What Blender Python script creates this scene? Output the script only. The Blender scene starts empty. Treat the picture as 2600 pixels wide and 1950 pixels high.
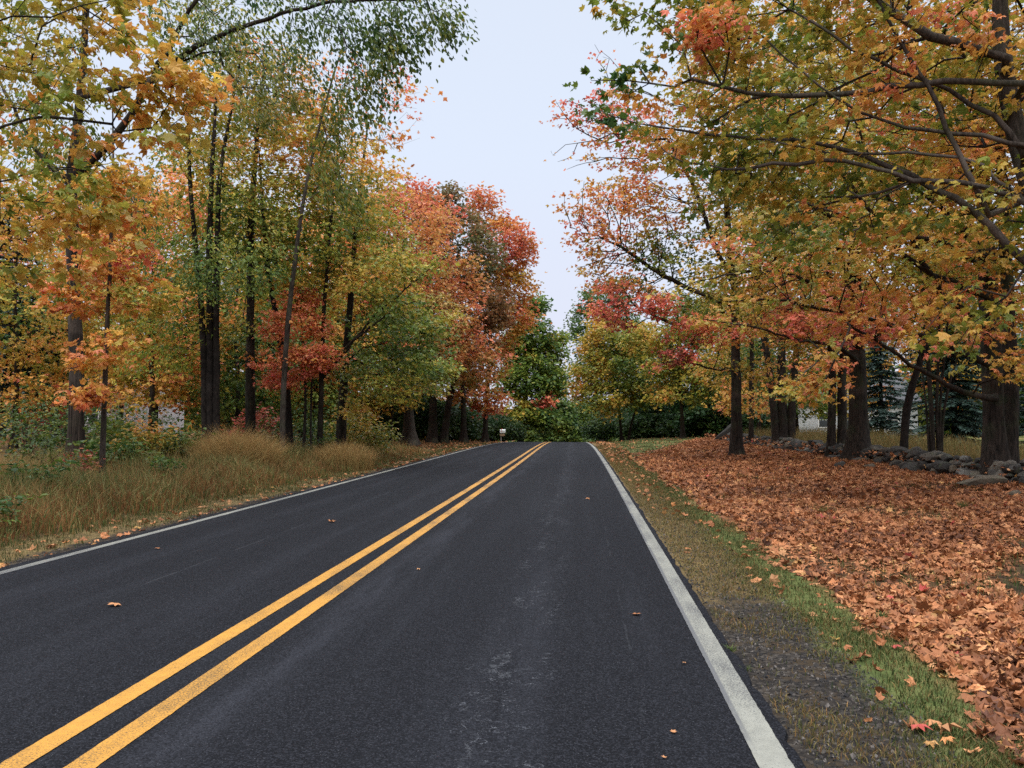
import bpy, math, random
import numpy as np
from mathutils import Vector

C = bpy.context.scene.collection
rng = np.random.default_rng(11)
PI = math.pi
R_ = math.radians

# ------------------------------------------------------------------ camera
F_PX, YAW, PITCH, EYE = 2161.0, R_(4.92), R_(2.43), 1.5
_f = np.array([-math.sin(YAW)*math.cos(PITCH), math.cos(YAW)*math.cos(PITCH), math.sin(PITCH)])
_r = np.array([math.cos(YAW), math.sin(YAW), 0.0])
_u = np.cross(_r, _f)
K = 2600/2212

def at(px, py, Y):
    """the point of the place that was measured at (px, py) of the survey photograph, Y metres down the road"""
    d = _f + (px*K-1300)/F_PX*_r - (py*K-975)/F_PX*_u
    return np.array([0, 0, EYE]) + d*(Y/d[1])

cam = bpy.data.cameras.new('camera')
cam.sensor_width = 36; cam.lens = 36*F_PX/2600; cam.clip_start = 0.05; cam.clip_end = 3000
camo = bpy.data.objects.new('camera', cam); C.objects.link(camo)
camo.location = (0, 0, EYE); camo.rotation_euler = (PI/2+PITCH, 0, YAW)
bpy.context.scene.camera = camo

# ------------------------------------------------------------------ node helpers
def mat(name):
    m = bpy.data.materials.new(name); m.use_nodes = True
    t = m.node_tree; t.nodes.clear()
    return m, t

def nd(t, typ, ins=None, **kw):
    n = t.nodes.new(typ)
    for k, v in kw.items(): setattr(n, k, v)
    for k, v in (ins or {}).items():
        s = n.inputs[k]
        if isinstance(v, bpy.types.NodeSocket): t.links.new(v, s)
        else: s.default_value = v
    return n

def ramp(t, fac, stops, interp='LINEAR'):
    n = t.nodes.new('ShaderNodeValToRGB'); cr = n.color_ramp; cr.interpolation = interp
    while len(cr.elements) < len(stops): cr.elements.new(0.5)
    for e, (p, c) in zip(cr.elements, stops):
        e.position = p; e.color = (*c, 1) if len(c) == 3 else c
    t.links.new(fac, n.inputs[0])
    return n.outputs[0]

def math_(t, op, a, b=0.0, clamp=False):
    n = nd(t, 'ShaderNodeMath', {0: a, 1: b}, operation=op); n.use_clamp = clamp
    return n.outputs[0]

def mixc(t, fac, a, b, blend='MIX'):
    n = t.nodes.new('ShaderNodeMix'); n.data_type = 'RGBA'; n.blend_type = blend
    for s, v in ((n.inputs[0], fac), (n.inputs[6], a), (n.inputs[7], b)):
        if isinstance(v, bpy.types.NodeSocket): t.links.new(v, s)
        else: s.default_value = (*v, 1) if isinstance(v, tuple) and len(v) == 3 else v
    return n.outputs[2]

def sstep(t, v, a, b):
    n = t.nodes.new('ShaderNodeMapRange'); n.interpolation_type = 'SMOOTHSTEP'
    t.links.new(v, n.inputs[0]); n.inputs[1].default_value = a; n.inputs[2].default_value = b
    return n.outputs[0]

def coords(t, scale=(1, 1, 1)):
    c = nd(t, 'ShaderNodeTexCoord')
    return nd(t, 'ShaderNodeMapping', {'Vector': c.outputs['Object'], 'Scale': scale}).outputs[0]

def noise(t, vec, scale, detail=4, rough=.55):
    return nd(t, 'ShaderNodeTexNoise', {'Vector': vec, 'Scale': scale, 'Detail': detail, 'Roughness': rough}).outputs[0]

def attr(t, name): return nd(t, 'ShaderNodeAttribute', attribute_name=name).outputs['Fac']

def finish(m, t, color, rough=.8, bump=None, bstr=.4, bdist=.02, spec=.3):
    p = nd(t, 'ShaderNodeBsdfPrincipled', {'Roughness': rough, 'Specular IOR Level': spec})
    if isinstance(color, bpy.types.NodeSocket): t.links.new(color, p.inputs['Base Color'])
    else: p.inputs['Base Color'].default_value = (*color, 1)
    if bump is not None:
        b = nd(t, 'ShaderNodeBump', {'Strength': bstr, 'Distance': bdist, 'Height': bump})
        t.links.new(b.outputs[0], p.inputs['Normal'])
    o = nd(t, 'ShaderNodeOutputMaterial'); t.links.new(p.outputs[0], o.inputs[0])
    return m

# ------------------------------------------------------------------ materials
def leaf_mat(name, stops, trans=.42, rough=.45, spec=.35):
    m, t = mat(name)
    c = ramp(t, attr(t, 'hue'), stops)
    hs = nd(t, 'ShaderNodeHueSaturation', {'Color': c, 'Value': attr(t, 'bri')}).outputs[0]
    p = nd(t, 'ShaderNodeBsdfPrincipled', {'Base Color': hs, 'Roughness': rough, 'Specular IOR Level': spec})
    tr = nd(t, 'ShaderNodeBsdfTranslucent', {'Color': hs})
    mx = nd(t, 'ShaderNodeMixShader', {0: trans, 1: p.outputs[0], 2: tr.outputs[0]})
    o = nd(t, 'ShaderNodeOutputMaterial'); t.links.new(mx.outputs[0], o.inputs[0])
    return m

AUTUMN = [(0, (.035, .095, .028)), (.16, (.092, .150, .026)), (.30, (.185, .235, .036)), (.42, (.40, .335, .050)),
          (.55, (.62, .355, .065)), (.68, (.64, .245, .065)), (.82, (.70, .215, .125)), (.92, (.64, .115, .085)), (1, (.26, .075, .045))]
OAK = [(0, (.05, .085, .03)), (.3, (.13, .13, .04)), (.5, (.21, .15, .055)), (.75, (.30, .15, .06)), (1, (.40, .10, .05))]
CONIFER = [(0, (.014, .036, .024)), (.5, (.028, .060, .042)), (1, (.065, .10, .085))]
GRASS = [(0, (.024, .050, .013)), (.3, (.066, .092, .024)), (.55, (.22, .175, .065)), (.75, (.27, .150, .055)), (1, (.17, .065, .026))]
LITTER = [(0, (.075, .029, .015)), (.3, (.21, .078, .032)), (.6, (.365, .146, .058)), (.85, (.45, .225, .10)), (.95, (.42, .23, .06)), (1, (.36, .065, .05))]
RUST = [(0, (.10, .14, .034)), (.35, (.27, .22, .05)), (.50, (.50, .26, .065)), (.65, (.60, .215, .072)), (.80, (.66, .20, .11)), (1, (.62, .13, .10))]
M_RUST = leaf_mat('rust_leaf', RUST)
M_LEAF = leaf_mat('autumn_leaf', AUTUMN)
M_OAK = leaf_mat('oak_leaf', OAK)
M_NEEDLE = leaf_mat('needle', CONIFER, trans=.12, rough=.6)
M_GRASS = leaf_mat('grass_blade', GRASS, trans=.3, rough=.6, spec=.15)
M_LITTER = leaf_mat('dry_leaf', LITTER, trans=.12, rough=.6, spec=.2)

def bark_mat(name, dark, light, sx=9, sz=1.4, bstr=.8, green=.0):
    m, t = mat(name)
    v = coords(t, (sx, sx, sz))
    n1 = noise(t, v, 2.2, 6, .65)
    n2 = noise(t, coords(t), .9, 3)
    c = ramp(t, n1, [(.36, dark), (.64, light)])
    c = mixc(t, sstep(t, n2, .5, .75), c, tuple(x*1.7+.012 for x in light))
    if green: c = mixc(t, math_(t, 'MULTIPLY', sstep(t, noise(t, coords(t), 1.7, 3), .48, .7), green), c, (.05, .075, .03))
    return finish(m, t, c, .9, n1, bstr, .05, .15)

M_BARK = bark_mat('maple_bark', (.008, .006, .0045), (.042, .030, .023), green=.3)
M_BARK_SHAG = bark_mat('shaggy_bark', (.006, .0045, .004), (.062, .045, .034), 15, .5, 1.0, .12)
M_BARK_PALE = bark_mat('pale_bark', (.022, .017, .013), (.072, .056, .045), 10, 2.5, .5, .25)
M_TWIG = bark_mat('twig_bark', (.008, .006, .005), (.028, .021, .017), 6, 3, .3)
M_TWIG_PALE = bark_mat('pale_twig_bark', (.06, .05, .045), (.14, .12, .11), 6, 3, .3)

def asphalt():
    m, t = mat('asphalt')
    v = coords(t)
    lat = attr(t, 'lat')
    fine = noise(t, v, 95, 3, .8)
    grit = noise(t, v, 55, 3, .7)
    streak = noise(t, coords(t, (1.6, .07, 1)), 1.6, 5, .6)
    blot = noise(t, coords(t, (.8, .16, 1)), 1.1, 4, .6)
    c = ramp(t, fine, [(.36, (.0028, .0030, .0042)), (.54, (.0070, .0074, .0098)), (.72, (.026, .027, .033))])
    c = mixc(t, math_(t, 'MULTIPLY', sstep(t, streak, .45, .72), .55), c, (.016, .017, .021))
    c = mixc(t, math_(t, 'MULTIPLY', sstep(t, blot, .50, .66), .45), c, (.008, .0083, .0105))
    # polished wheel paths
    for cx, wd, k in ((-1.85, .30, .62), (-.45, .38, .26), (-3.2, .35, .22), (-4.75, .45, .26)):
        d = math_(t, 'ABSOLUTE', math_(t, 'SUBTRACT', math_(t, 'ADD', lat, math_(t, 'MULTIPLY', math_(t, 'SUBTRACT', blot, .5), .5)), cx))
        b = math_(t, 'MULTIPLY', math_(t, 'SUBTRACT', 1.0, sstep(t, d, .0, wd)), sstep(t, noise(t, coords(t, (3, .35, 1)), 1.3+cx*.1, 5, .7), .36, .62))
        c = mixc(t, math_(t, 'MULTIPLY', b, k), c, (.030, .031, .038))
    # fine crazing worn into the right lane
    cz = nd(t, 'ShaderNodeTexVoronoi', {'Vector': nd(t, 'ShaderNodeVectorMath', {0: v, 1: nd(t, 'ShaderNodeTexNoise', {'Vector': v, 'Scale': 3.0, 'Detail': 5}).outputs['Color']}, operation='ADD').outputs[0], 'Scale': 4.5}, feature='DISTANCE_TO_EDGE').outputs[0]
    zone = math_(t, 'SUBTRACT', 1.0, sstep(t, math_(t, 'ABSOLUTE', math_(t, 'ADD', lat, .45)), .12, .42))
    zone = math_(t, 'MULTIPLY', zone, sstep(t, noise(t, coords(t, (2, .5, 1)), 1.5, 4, .7), .45, .60))
    c = mixc(t, math_(t, 'MULTIPLY', math_(t, 'MULTIPLY', math_(t, 'SUBTRACT', 1.0, sstep(t, cz, .004, .022)), zone), math_(t, 'MULTIPLY', sstep(t, grit, .40, .60), .75)), c, (.16, .165, .18))
    # scuffed hairline cracks in the right lane and one long seam in the left lane
    wob = math_(t, 'MULTIPLY', math_(t, 'SUBTRACT', noise(t, coords(t, (1, 1, 1)), 3.0, 6, .75), .5), .75)
    br = sstep(t, noise(t, coords(t), 1.3, 3), .50, .62)
    for cx, wd, k in ((-.52, .007, .40), (-4.05, .010, .12), (.29, .008, .07)):
        f = math_(t, 'ABSOLUTE', math_(t, 'ADD', math_(t, 'SUBTRACT', lat, cx), wob if k > .3 else math_(t, 'MULTIPLY', wob, .08)))
        line = math_(t, 'MULTIPLY', math_(t, 'SUBTRACT', 1.0, sstep(t, f, wd*.4, wd*1.6)), math_(t, 'MULTIPLY', br, k))
        c = mixc(t, line, c, (.17, .175, .185))
    vo = nd(t, 'ShaderNodeTexVoronoi', {'Vector': v, 'Scale': 125.0})
    cellv = nd(t, 'ShaderNodeSeparateColor', {0: vo.outputs['Color']}).outputs[0]
    c = mixc(t, math_(t, 'MULTIPLY', sstep(t, cellv, .62, .95), .42), c, (.040, .041, .050))
    c = mixc(t, math_(t, 'MULTIPLY', sstep(t, cellv, .40, .10), .6), c, (.003, .003, .004))
    sp = nd(t, 'ShaderNodeTexVoronoi', {'Vector': v, 'Scale': 34.0}).outputs['Distance']
    spark = math_(t, 'MULTIPLY', math_(t, 'SUBTRACT', 1.0, sstep(t, sp, .05, .11)), .55)
    c = mixc(t, spark, c, (.16, .16, .17))
    rough = ramp(t, grit, [(.3, (.62, .62, .62)), (.7, (.85, .85, .85))])
    h = math_(t, 'ADD', math_(t, 'MULTIPLY', vo.outputs['Distance'], -1.2), math_(t, 'ADD', fine, math_(t, 'MULTIPLY', grit, .7)))
    return finish(m, t, c, rough, h, .7, .008, .08)
M_ASPHALT = asphalt()

def paint(name, col, worn, wear=.56, ghost=False):
    m, t = mat(name)
    v = coords(t)
    a = noise(t, v, 95, 3, .8); b = noise(t, coords(t, (1, .3, 1)), 3.0, 5, .6)
    k = math_(t, 'ADD', math_(t, 'MULTIPLY', a, .8), math_(t, 'MULTIPLY', b, .45))
    base = mixc(t, sstep(t, noise(t, v, 14, 5), .35, .7), col, tuple(x*.84 for x in col))
    c = mixc(t, sstep(t, k, wear+.10, wear+.24), base, worn)
    if ghost:
        e = math_(t, 'MINIMUM', math_(t, 'ABSOLUTE', math_(t, 'SUBTRACT', attr(t, 'lat'), .755)), math_(t, 'ABSOLUTE', math_(t, 'SUBTRACT', attr(t, 'lat'), -5.715)))
        c = mixc(t, math_(t, 'MULTIPLY', math_(t, 'SUBTRACT', 1.0, sstep(t, math_(t, 'ADD', e, math_(t, 'MULTIPLY', a, .02)), .028, .040)), sstep(t, b, .3, .5)), c, (.085, .085, .085))
    return finish(m, t, c, .6, a, .5, .004, .4)
M_WHITE = paint('white_road_paint', (.215, .21, .175), (.05, .05, .052), .50, True)
M_YELLOW = paint('yellow_road_paint', (.43, .20, .022), (.07, .042, .014), .51)

def ground_mat():
    m, t = mat('ground_soil')
    v = coords(t); lat = attr(t, 'lat'); yy = nd(t, 'ShaderNodeSeparateXYZ', {0: v}).outputs[1]
    wob = math_(t, 'MULTIPLY', math_(t, 'SUBTRACT', noise(t, v, 1.1, 5, .6), .5), .8)
    l2 = math_(t, 'ADD', lat, wob)
    fine = noise(t, v, 70, 4, .75); mid = noise(t, v, 6, 5, .65); big = noise(t, v, .35, 4)
    lawn = ramp(t, math_(t, 'ADD', math_(t, 'MULTIPLY', fine, .45), math_(t, 'MULTIPLY', mid, .6)),
                [(.38, (.026, .034, .012)), (.52, (.072, .092, .026)), (.68, (.135, .12, .048))])
    lawn = mixc(t, sstep(t, big, .48, .68), lawn, (.19, .135, .055))
    litter = ramp(t, mid, [(.32, (.055, .026, .014)), (.5, (.17, .066, .028)), (.68, (.30, .125, .052))])
    gravel = ramp(t, nd(t, 'ShaderNodeTexVoronoi', {'Vector': v, 'Scale': 42.0}).outputs['Color'],
                  [(.1, (.010, .009, .009)), (.6, (.027, .022, .018)), (.95, (.07, .060, .050))])
    gravel = mixc(t, sstep(t, mid, .48, .62), gravel, (.040, .028, .017))
    dry = ramp(t, math_(t, 'ADD', math_(t, 'MULTIPLY', fine, .5), math_(t, 'MULTIPLY', mid, .5)),
               [(.38, (.055, .040, .020)), (.55, (.145, .100, .042)), (.7, (.25, .175, .075))])
    thatch = ramp(t, mid, [(.3, (.030, .020, .010)), (.6, (.10, .060, .028))])
    # right-hand side, from the pavement outwards: gravel, dry grass, lawn strip, leaf bed, lawn past the trees
    gy = sstep(t, math_(t, 'ADD', yy, math_(t, 'MULTIPLY', wob, 8.0)), 6.0, 9.5)
    c = mixc(t, gy, gravel, dry)
    c = mixc(t, sstep(t, l2, 1.50, 1.75), c, lawn)
    lf = math_(t, 'MULTIPLY', sstep(t, l2, 2.05, 2.3), math_(t, 'SUBTRACT', 1.0, sstep(t, math_(t, 'SUBTRACT', yy, math_(t, 'MULTIPLY', l2, 4.4)), 23, 28)))
    soil = ramp(t, math_(t, 'ADD', math_(t, 'MULTIPLY', fine, .4), math_(t, 'MULTIPLY', mid, .6)), [(.4, (.014, .011, .008)), (.55, (.035, .030, .016)), (.68, (.055, .062, .024))])
    c = mixc(t, lf, c, mixc(t, math_(t, 'MULTIPLY', attr(t, 'bare'), .9), litter, soil))
    c = mixc(t, sstep(t, l2, 13, 16), c, lawn)
    # left-hand side: gravel edge, verge, thatch below the tall grass, leaf-strewn lawn farther on
    left = math_(t, 'SUBTRACT', 1.0, sstep(t, lat, -5.9, -5.8))
    cl = mixc(t, sstep(t, math_(t, 'MULTIPLY', l2, -1.0), 6.15, 6.45), gravel, dry)
    deep = math_(t, 'MULTIPLY', sstep(t, math_(t, 'MULTIPLY', l2, -1.0), 6.9, 7.5), math_(t, 'SUBTRACT', 1.0, sstep(t, yy, 30, 40)))
    cl = mixc(t, deep, cl, thatch)
    lfl = mixc(t, sstep(t, math_(t, 'ADD', mid, math_(t, 'MULTIPLY', big, .6)), .66, .9), dry, litter)
    cl = mixc(t, math_(t, 'MULTIPLY', sstep(t, math_(t, 'MULTIPLY', l2, -1.0), 7.3, 9.5), sstep(t, yy, 32, 42)), cl, lfl)
    c = mixc(t, left, c, cl)
    h = math_(t, 'ADD', math_(t, 'MULTIPLY', fine, .4), mid)
    return finish(m, t, c, .95, h, .7, .03, .1)
M_GROUND = ground_mat()

def stone_mat():
    m, t = mat('field_stone')
    v = coords(t); oi = nd(t, 'ShaderNodeObjectInfo').outputs['Random']; a = attr(t, 'hue')
    n = noise(t, v, 9, 6, .7); k = math_(t, 'FRACT', math_(t, 'ADD', math_(t, 'MULTIPLY', oi, 3.7), a))
    c = ramp(t, k, [(0, (.022, .019, .017)), (.4, (.044, .039, .034)), (.7, (.070, .061, .052)), (.9, (.105, .080, .054)), (1, (.13, .12, .105))])
    c = mixc(t, math_(t, 'MULTIPLY', sstep(t, n, .45, .7), .6), c, (.028, .026, .024))
    c = mixc(t, math_(t, 'MULTIPLY', sstep(t, noise(t, v, 5, 4), .55, .68), .5), c, (.075, .085, .05))
    return finish(m, t, c, .92, n, .7, .03, .2)
M_STONE = stone_mat()

def pebble_mat():
    m, t = mat('gravel_stone')
    c = ramp(t, attr(t, 'hue'), [(0, (.016, .0145, .0145)), (.6, (.040, .034, .029)), (1, (.14, .12, .105))])
    return finish(m, t, c, .85)
M_PEBBLE = pebble_mat()

def plain(name, col, rough=.6, spec=.3, var=.18, sc=3):
    m, t = mat(name)
    n = noise(t, coords(t), sc, 5, .6)
    c = mixc(t, sstep(t, n, .3, .75), col, tuple(x*(1-var) for x in col))
    return finish(m, t, c, rough, n, .15, .01, spec)

def siding(name, col, pitch=7.0):
    m, t = mat(name)
    z = nd(t, 'ShaderNodeSeparateXYZ', {0: coords(t)}).outputs[2]
    f = math_(t, 'FRACT', math_(t, 'MULTIPLY', z, pitch))
    n = noise(t, coords(t), 4, 4)
    c = mixc(t, sstep(t, n, .3, .8), col, tuple(x*.85 for x in col))
    return finish(m, t, c, .6, f, .6, .02, .3)
M_SIDING = siding('white_clapboard', (.52, .53, .55))
M_BARN = siding('red_barn_board', (.30, .05, .04))
M_TRIM = plain('white_trim', (.76, .76, .75), .5)
M_ROOF = plain('grey_shingle', (.10, .10, .105), .85, .2, .4, 8)
M_PANE = plain('window_pane', (.03, .035, .04), .12, .6, .2)
M_TAN = plain('tan_plastic', (.32, .21, .12), .5)
M_POST = plain('weathered_post', (.22, .20, .18), .85)
M_METALW = plain('white_metal_box', (.72, .73, .71), .4, .5)
M_FLAG = plain('red_flag', (.5, .05, .04), .5)

# ------------------------------------------------------------------ mesh building
class Geo:
    """collects vertices, triangles and quads with a material slot and two per-face values"""
    def __init__(s): s.v = []; s.n = 0; s.f = []
    def add(s, verts, faces, slot=0, hue=0.0, bri=1.0, smooth=False):
        verts = np.asarray(verts, float).reshape(-1, 3); faces = np.asarray(faces, np.int64)
        m = len(faces)
        s.f.append((faces + s.n, np.full(m, slot), np.broadcast_to(hue, m), np.broadcast_to(bri, m), np.full(m, smooth)))
        s.v.append(verts); s.n += len(verts)
    def mesh(s, name, mats, base=(0, 0, 0), vattr=None):
        me = bpy.data.meshes.new(name)
        V = np.concatenate(s.v) - np.asarray(base)
        me.vertices.add(len(V)); me.vertices.foreach_set('co', V.astype(np.float32).ravel())
        cnt = np.concatenate([np.full(len(f[0]), f[0].shape[1]) for f in s.f])
        loops = np.concatenate([f[0].ravel() for f in s.f])
        start = np.concatenate([[0], np.cumsum(cnt)[:-1]])
        me.loops.add(len(loops)); me.loops.foreach_set('vertex_index', loops.astype(np.int32))
        me.polygons.add(len(cnt)); me.polygons.foreach_set('loop_start', start.astype(np.int32))
        me.polygons.foreach_set('material_index', np.concatenate([f[1] for f in s.f]).astype(np.int32))
        me.polygons.foreach_set('use_smooth', np.concatenate([f[4] for f in s.f]).astype(bool))
        for k, i in (('hue', 2), ('bri', 3)):
            a = me.attributes.new(k, 'FLOAT', 'FACE')
            a.data.foreach_set('value', np.concatenate([f[i] for f in s.f]).astype(np.float32))
        for k, arr in (vattr or {}).items():
            a = me.attributes.new(k, 'FLOAT', 'POINT'); a.data.foreach_set('value', np.asarray(arr, np.float32))
        for m in mats: me.materials.append(m)
        me.update(calc_edges=True)
        return me

def link(name, me, parent=None, loc=(0, 0, 0)):
    o = bpy.data.objects.new(name, me); C.objects.link(o)
    o.location = loc
    if parent is not None: o.parent = parent
    return o

def tag(o, label=None, cat=None, group=None, kind=None):
    for k, v in (('label', label), ('category', cat), ('group', group), ('kind', kind)):
        if v: o[k] = v
    return o

def thing(name, label, cat, loc=(0, 0, 0), group=None, rotz=0.0):
    o = bpy.data.objects.new(name, None); C.objects.link(o)
    o.location = loc; o.rotation_euler = (0, 0, rotz); o.empty_display_size = .2
    return tag(o, label, cat, group)

def clone(src, loc, label, rotz=0.0, scale=1.0, group=None):
    r = src.copy(); C.objects.link(r); r.location = loc; r.rotation_euler = (0, 0, rotz)
    r.scale = (scale,)*3 if not isinstance(scale, tuple) else scale
    r['label'] = label
    if group: r['group'] = group
    elif 'group' in r.keys(): del r['group']
    for ch in list(src.children):
        c = ch.copy(); C.objects.link(c); c.parent = r
    return r

def box_v(x0, x1, y0, y1, z0, z1):
    v = [(x, y, z) for z in (z0, z1) for x, y in ((x0, y0), (x1, y0), (x1, y1), (x0, y1))]
    return v, [(3, 2, 1, 0), (4, 5, 6, 7), (0, 1, 5, 4), (1, 2, 6, 5), (2, 3, 7, 6), (3, 0, 4, 7)]

def tube(g, P, rad, sides, slot=0, flare=None, seed=0, cap=False):
    P = np.asarray(P, float); n = len(P)
    T = np.gradient(P, axis=0); T /= np.linalg.norm(T, axis=1, keepdims=True)+1e-9
    ref = np.array([1., 0, 0]) if abs(T[:, 0]).mean() < .75 else np.array([0, 1., 0])
    A = np.cross(T, ref); A /= np.linalg.norm(A, axis=1, keepdims=True)+1e-9
    B = np.cross(T, A)
    th = np.arange(sides)*2*PI/sides
    rr = np.asarray(rad, float)[:, None]*np.ones((1, sides))
    if flare is not None: rr = rr*flare(n, sides, th)
    V = P[:, None, :] + rr[:, :, None]*(np.cos(th)[None, :, None]*A[:, None, :] + np.sin(th)[None, :, None]*B[:, None, :])
    i = np.arange(n-1)[:, None]*sides; j = np.arange(sides)[None, :]; j2 = (j+1) % sides
    F = np.stack([i+j, i+j2, i+sides+j2, i+sides+j], -1).reshape(-1, 4)
    g.add(V.reshape(-1, 3), F, slot, smooth=True)
    if cap:
        for k, s in ((0, -1), (n-1, 1)):
            ring = np.concatenate([V[k], P[k:k+1]])
            g.add(ring, [(a, (a+1) % sides, sides) if s > 0 else ((a+1) % sides, a, sides) for a in range(sides)], slot)

# leaf outlines: x along the midrib, y sideways, z the fold
_m = np.array([[.34, 0, .03], [0, 0, 0], [1, 0, -.13], [.62, -.22, .03], [.62, .22, .03], [.70, -.52, -.13], [.70, .52, -.13],
               [.36, -.37, .02], [.36, .37, .02], [.10, -.46, -.14], [.10, .46, -.14]])
MAPLE = (_m, np.array([(0, 3, 2, 4), (0, 7, 5, 3), (0, 4, 6, 8), (0, 1, 9, 7), (0, 8, 10, 1)]))
MAPLE3 = (np.array([[.25, 0, .03], [0, 0, 0], [1, 0, -.12], [.55, -.24, .02], [.55, .24, .02], [.42, -.52, -.14], [.42, .52, -.14]]),
          np.array([(0, 3, 2, 4), (0, 1, 5, 3), (0, 4, 6, 1)]))
OVAL = (np.array([[0, 0, 0], [.35, -.27, .05], [.7, -.2, .03], [1, 0, -.08], [.7, .2, .03], [.35, .27, .05]]),
        np.array([(0, 1, 2, 3), (0, 3, 4, 5)]))
CLUMP = (np.array([[0, 0, 0], [.45, -.34, -.05], [.95, -.10, -.1], [.60, .10, .06], [.55, .45, -.12], [.12, .30, 0]]),
         np.array([(0, 1, 2, 3), (0, 3, 4, 5)]))
NEEDLES = (np.array([[0, 0, 0], [.5, -.16, 0], [1, 0, -.05], [.5, .16, 0]]), np.array([(0, 1, 2, 3)]))

def norm(a): return a/(np.linalg.norm(a, axis=1, keepdims=True)+1e-9)

def add_leaves(g, tpl, P, size, tip, up, hue, bri, slot=0):
    n = len(P)
    if n == 0: return
    tip = norm(tip); side = norm(np.cross(up, tip)); nr = np.cross(tip, side)
    tv, tf = tpl; k = len(tv)
    w = 1 + rng.normal(0, .12, (n, 1, 1))
    curl = rng.uniform(.3, 2.6, (n, 1, 1))*rng.choice([1, 1, -1], (n, 1, 1))
    V = P[:, None, :] + size[:, None, None]*(tv[None, :, 0:1]*tip[:, None, :] + w*tv[None, :, 1:2]*side[:, None, :] + curl*tv[None, :, 2:3]*nr[:, None, :])
    Fc = (tf[None] + (np.arange(n)*k)[:, None, None]).reshape(-1, tf.shape[1])
    m = len(tf)
    g.add(V.reshape(-1, 3), Fc, slot, np.repeat(hue, m), np.repeat(bri, m))

# ------------------------------------------------------------------ terrain
def vnoise(P, sc, seed):
    r = np.random.default_rng(seed); o = np.zeros(len(P))
    for k in range(5):
        w = r.normal(0, 1, 3)*sc*(1+.6*k); o += np.sin(P@w + r.uniform(0, 6.28))/(1+.5*k)
    return o/2.2

def drop(y):
    y = np.asarray(y, float)
    a = np.clip(y-40, 0, 70)
    d = 3.36e-4*a**2
    d = d + .047*np.clip(y-110, 0, 130) + .047*np.clip(y-240, 0, 80)*.4
    return d - .05*np.clip(y-340, 0, 400)
def curve(y):
    y = np.asarray(y, float)
    return np.where(y < 0, 0, np.where(y < 150, -1.5e-4*y**2, -1.5e-4*150**2 - 2*1.5e-4*150*(y-150)))
def sm(x, a, b):
    t = np.clip((np.asarray(x, float)-a)/(b-a), 0, 1); return t*t*(3-2*t)
def ground(x, y):
    x = np.asarray(x, float); y = np.asarray(y, float)
    l = x-curve(y)
    s = np.interp(l, [-60, -30, -18, -12, -8.5, -7, -6.2, -5.95, .93, 1.0, 2.3, 4.5, 8, 10.5, 14, 30, 60],
                  [.8, .5, .2, .04, -.03, -.05, -.045, -.075, -.075, -.035, -.04, -.10, -.03, .03, .10, .30, .8])
    s = s + sm(y, 38, 85)*.38*sm(l, 2, 7) + sm(y, 38, 80)*.12*sm(-l, 7, 12)
    s = s + .03*np.sin(x*1.3+.7*y)*sm(np.abs(l+2.5), 4.2, 8) + .02*np.sin(x*2.9-y*1.7)*sm(np.abs(l+2.5), 4.2, 8)
    return s - drop(y)
def gz(x, y): return float(ground(x, y))

PATCH = ((4.3, 8.5, .55), (5.0, 9.2, .6), (3.75, 7.0, .35), (5.6, 11.0, .5), (4.9, 7.9, .4))
def bareness(l, y):
    w2 = vnoise(np.stack([np.ravel(l), np.ravel(y), 0*np.ravel(y)], 1), .55, 8).reshape(np.shape(l))
    b = sm(w2, .45, .70)*.8
    for bx, by, r in PATCH: b = np.maximum(b, 1-sm(np.hypot(l-bx, (y-by)*.6)/r + .25*w2, .6, 1.15))
    return b
xs = np.unique(np.concatenate([np.linspace(-420, -60, 19), np.linspace(-60, -14, 47), np.linspace(-14, 16, 121), np.linspace(16, 60, 45), np.linspace(60, 420, 19)]))
ys = np.unique(np.concatenate([np.linspace(-60, 0, 13), np.linspace(0, 60, 161), np.linspace(60, 130, 71), np.linspace(130, 740, 62)]))
X, Y = np.meshgrid(xs, ys); X = X + np.where(np.abs(X) < 70, curve(Y), 0)
Z = ground(X, Y)
g = Geo(); nx, ny = len(xs), len(ys)
i, j = np.meshgrid(np.arange(ny-1), np.arange(nx-1), indexing='ij')
F = np.stack([i*nx+j, i*nx+j+1, (i+1)*nx+j+1, (i+1)*nx+j], -1).reshape(-1, 4)
g.add(np.stack([X, Y, Z], -1).reshape(-1, 3), F, smooth=True)
tag(link('ground', g.mesh('ground', [M_GROUND], vattr={'lat': (X-curve(Y)).ravel(), 'bare': bareness(X-curve(Y), Y).ravel()})), kind='structure')

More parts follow.
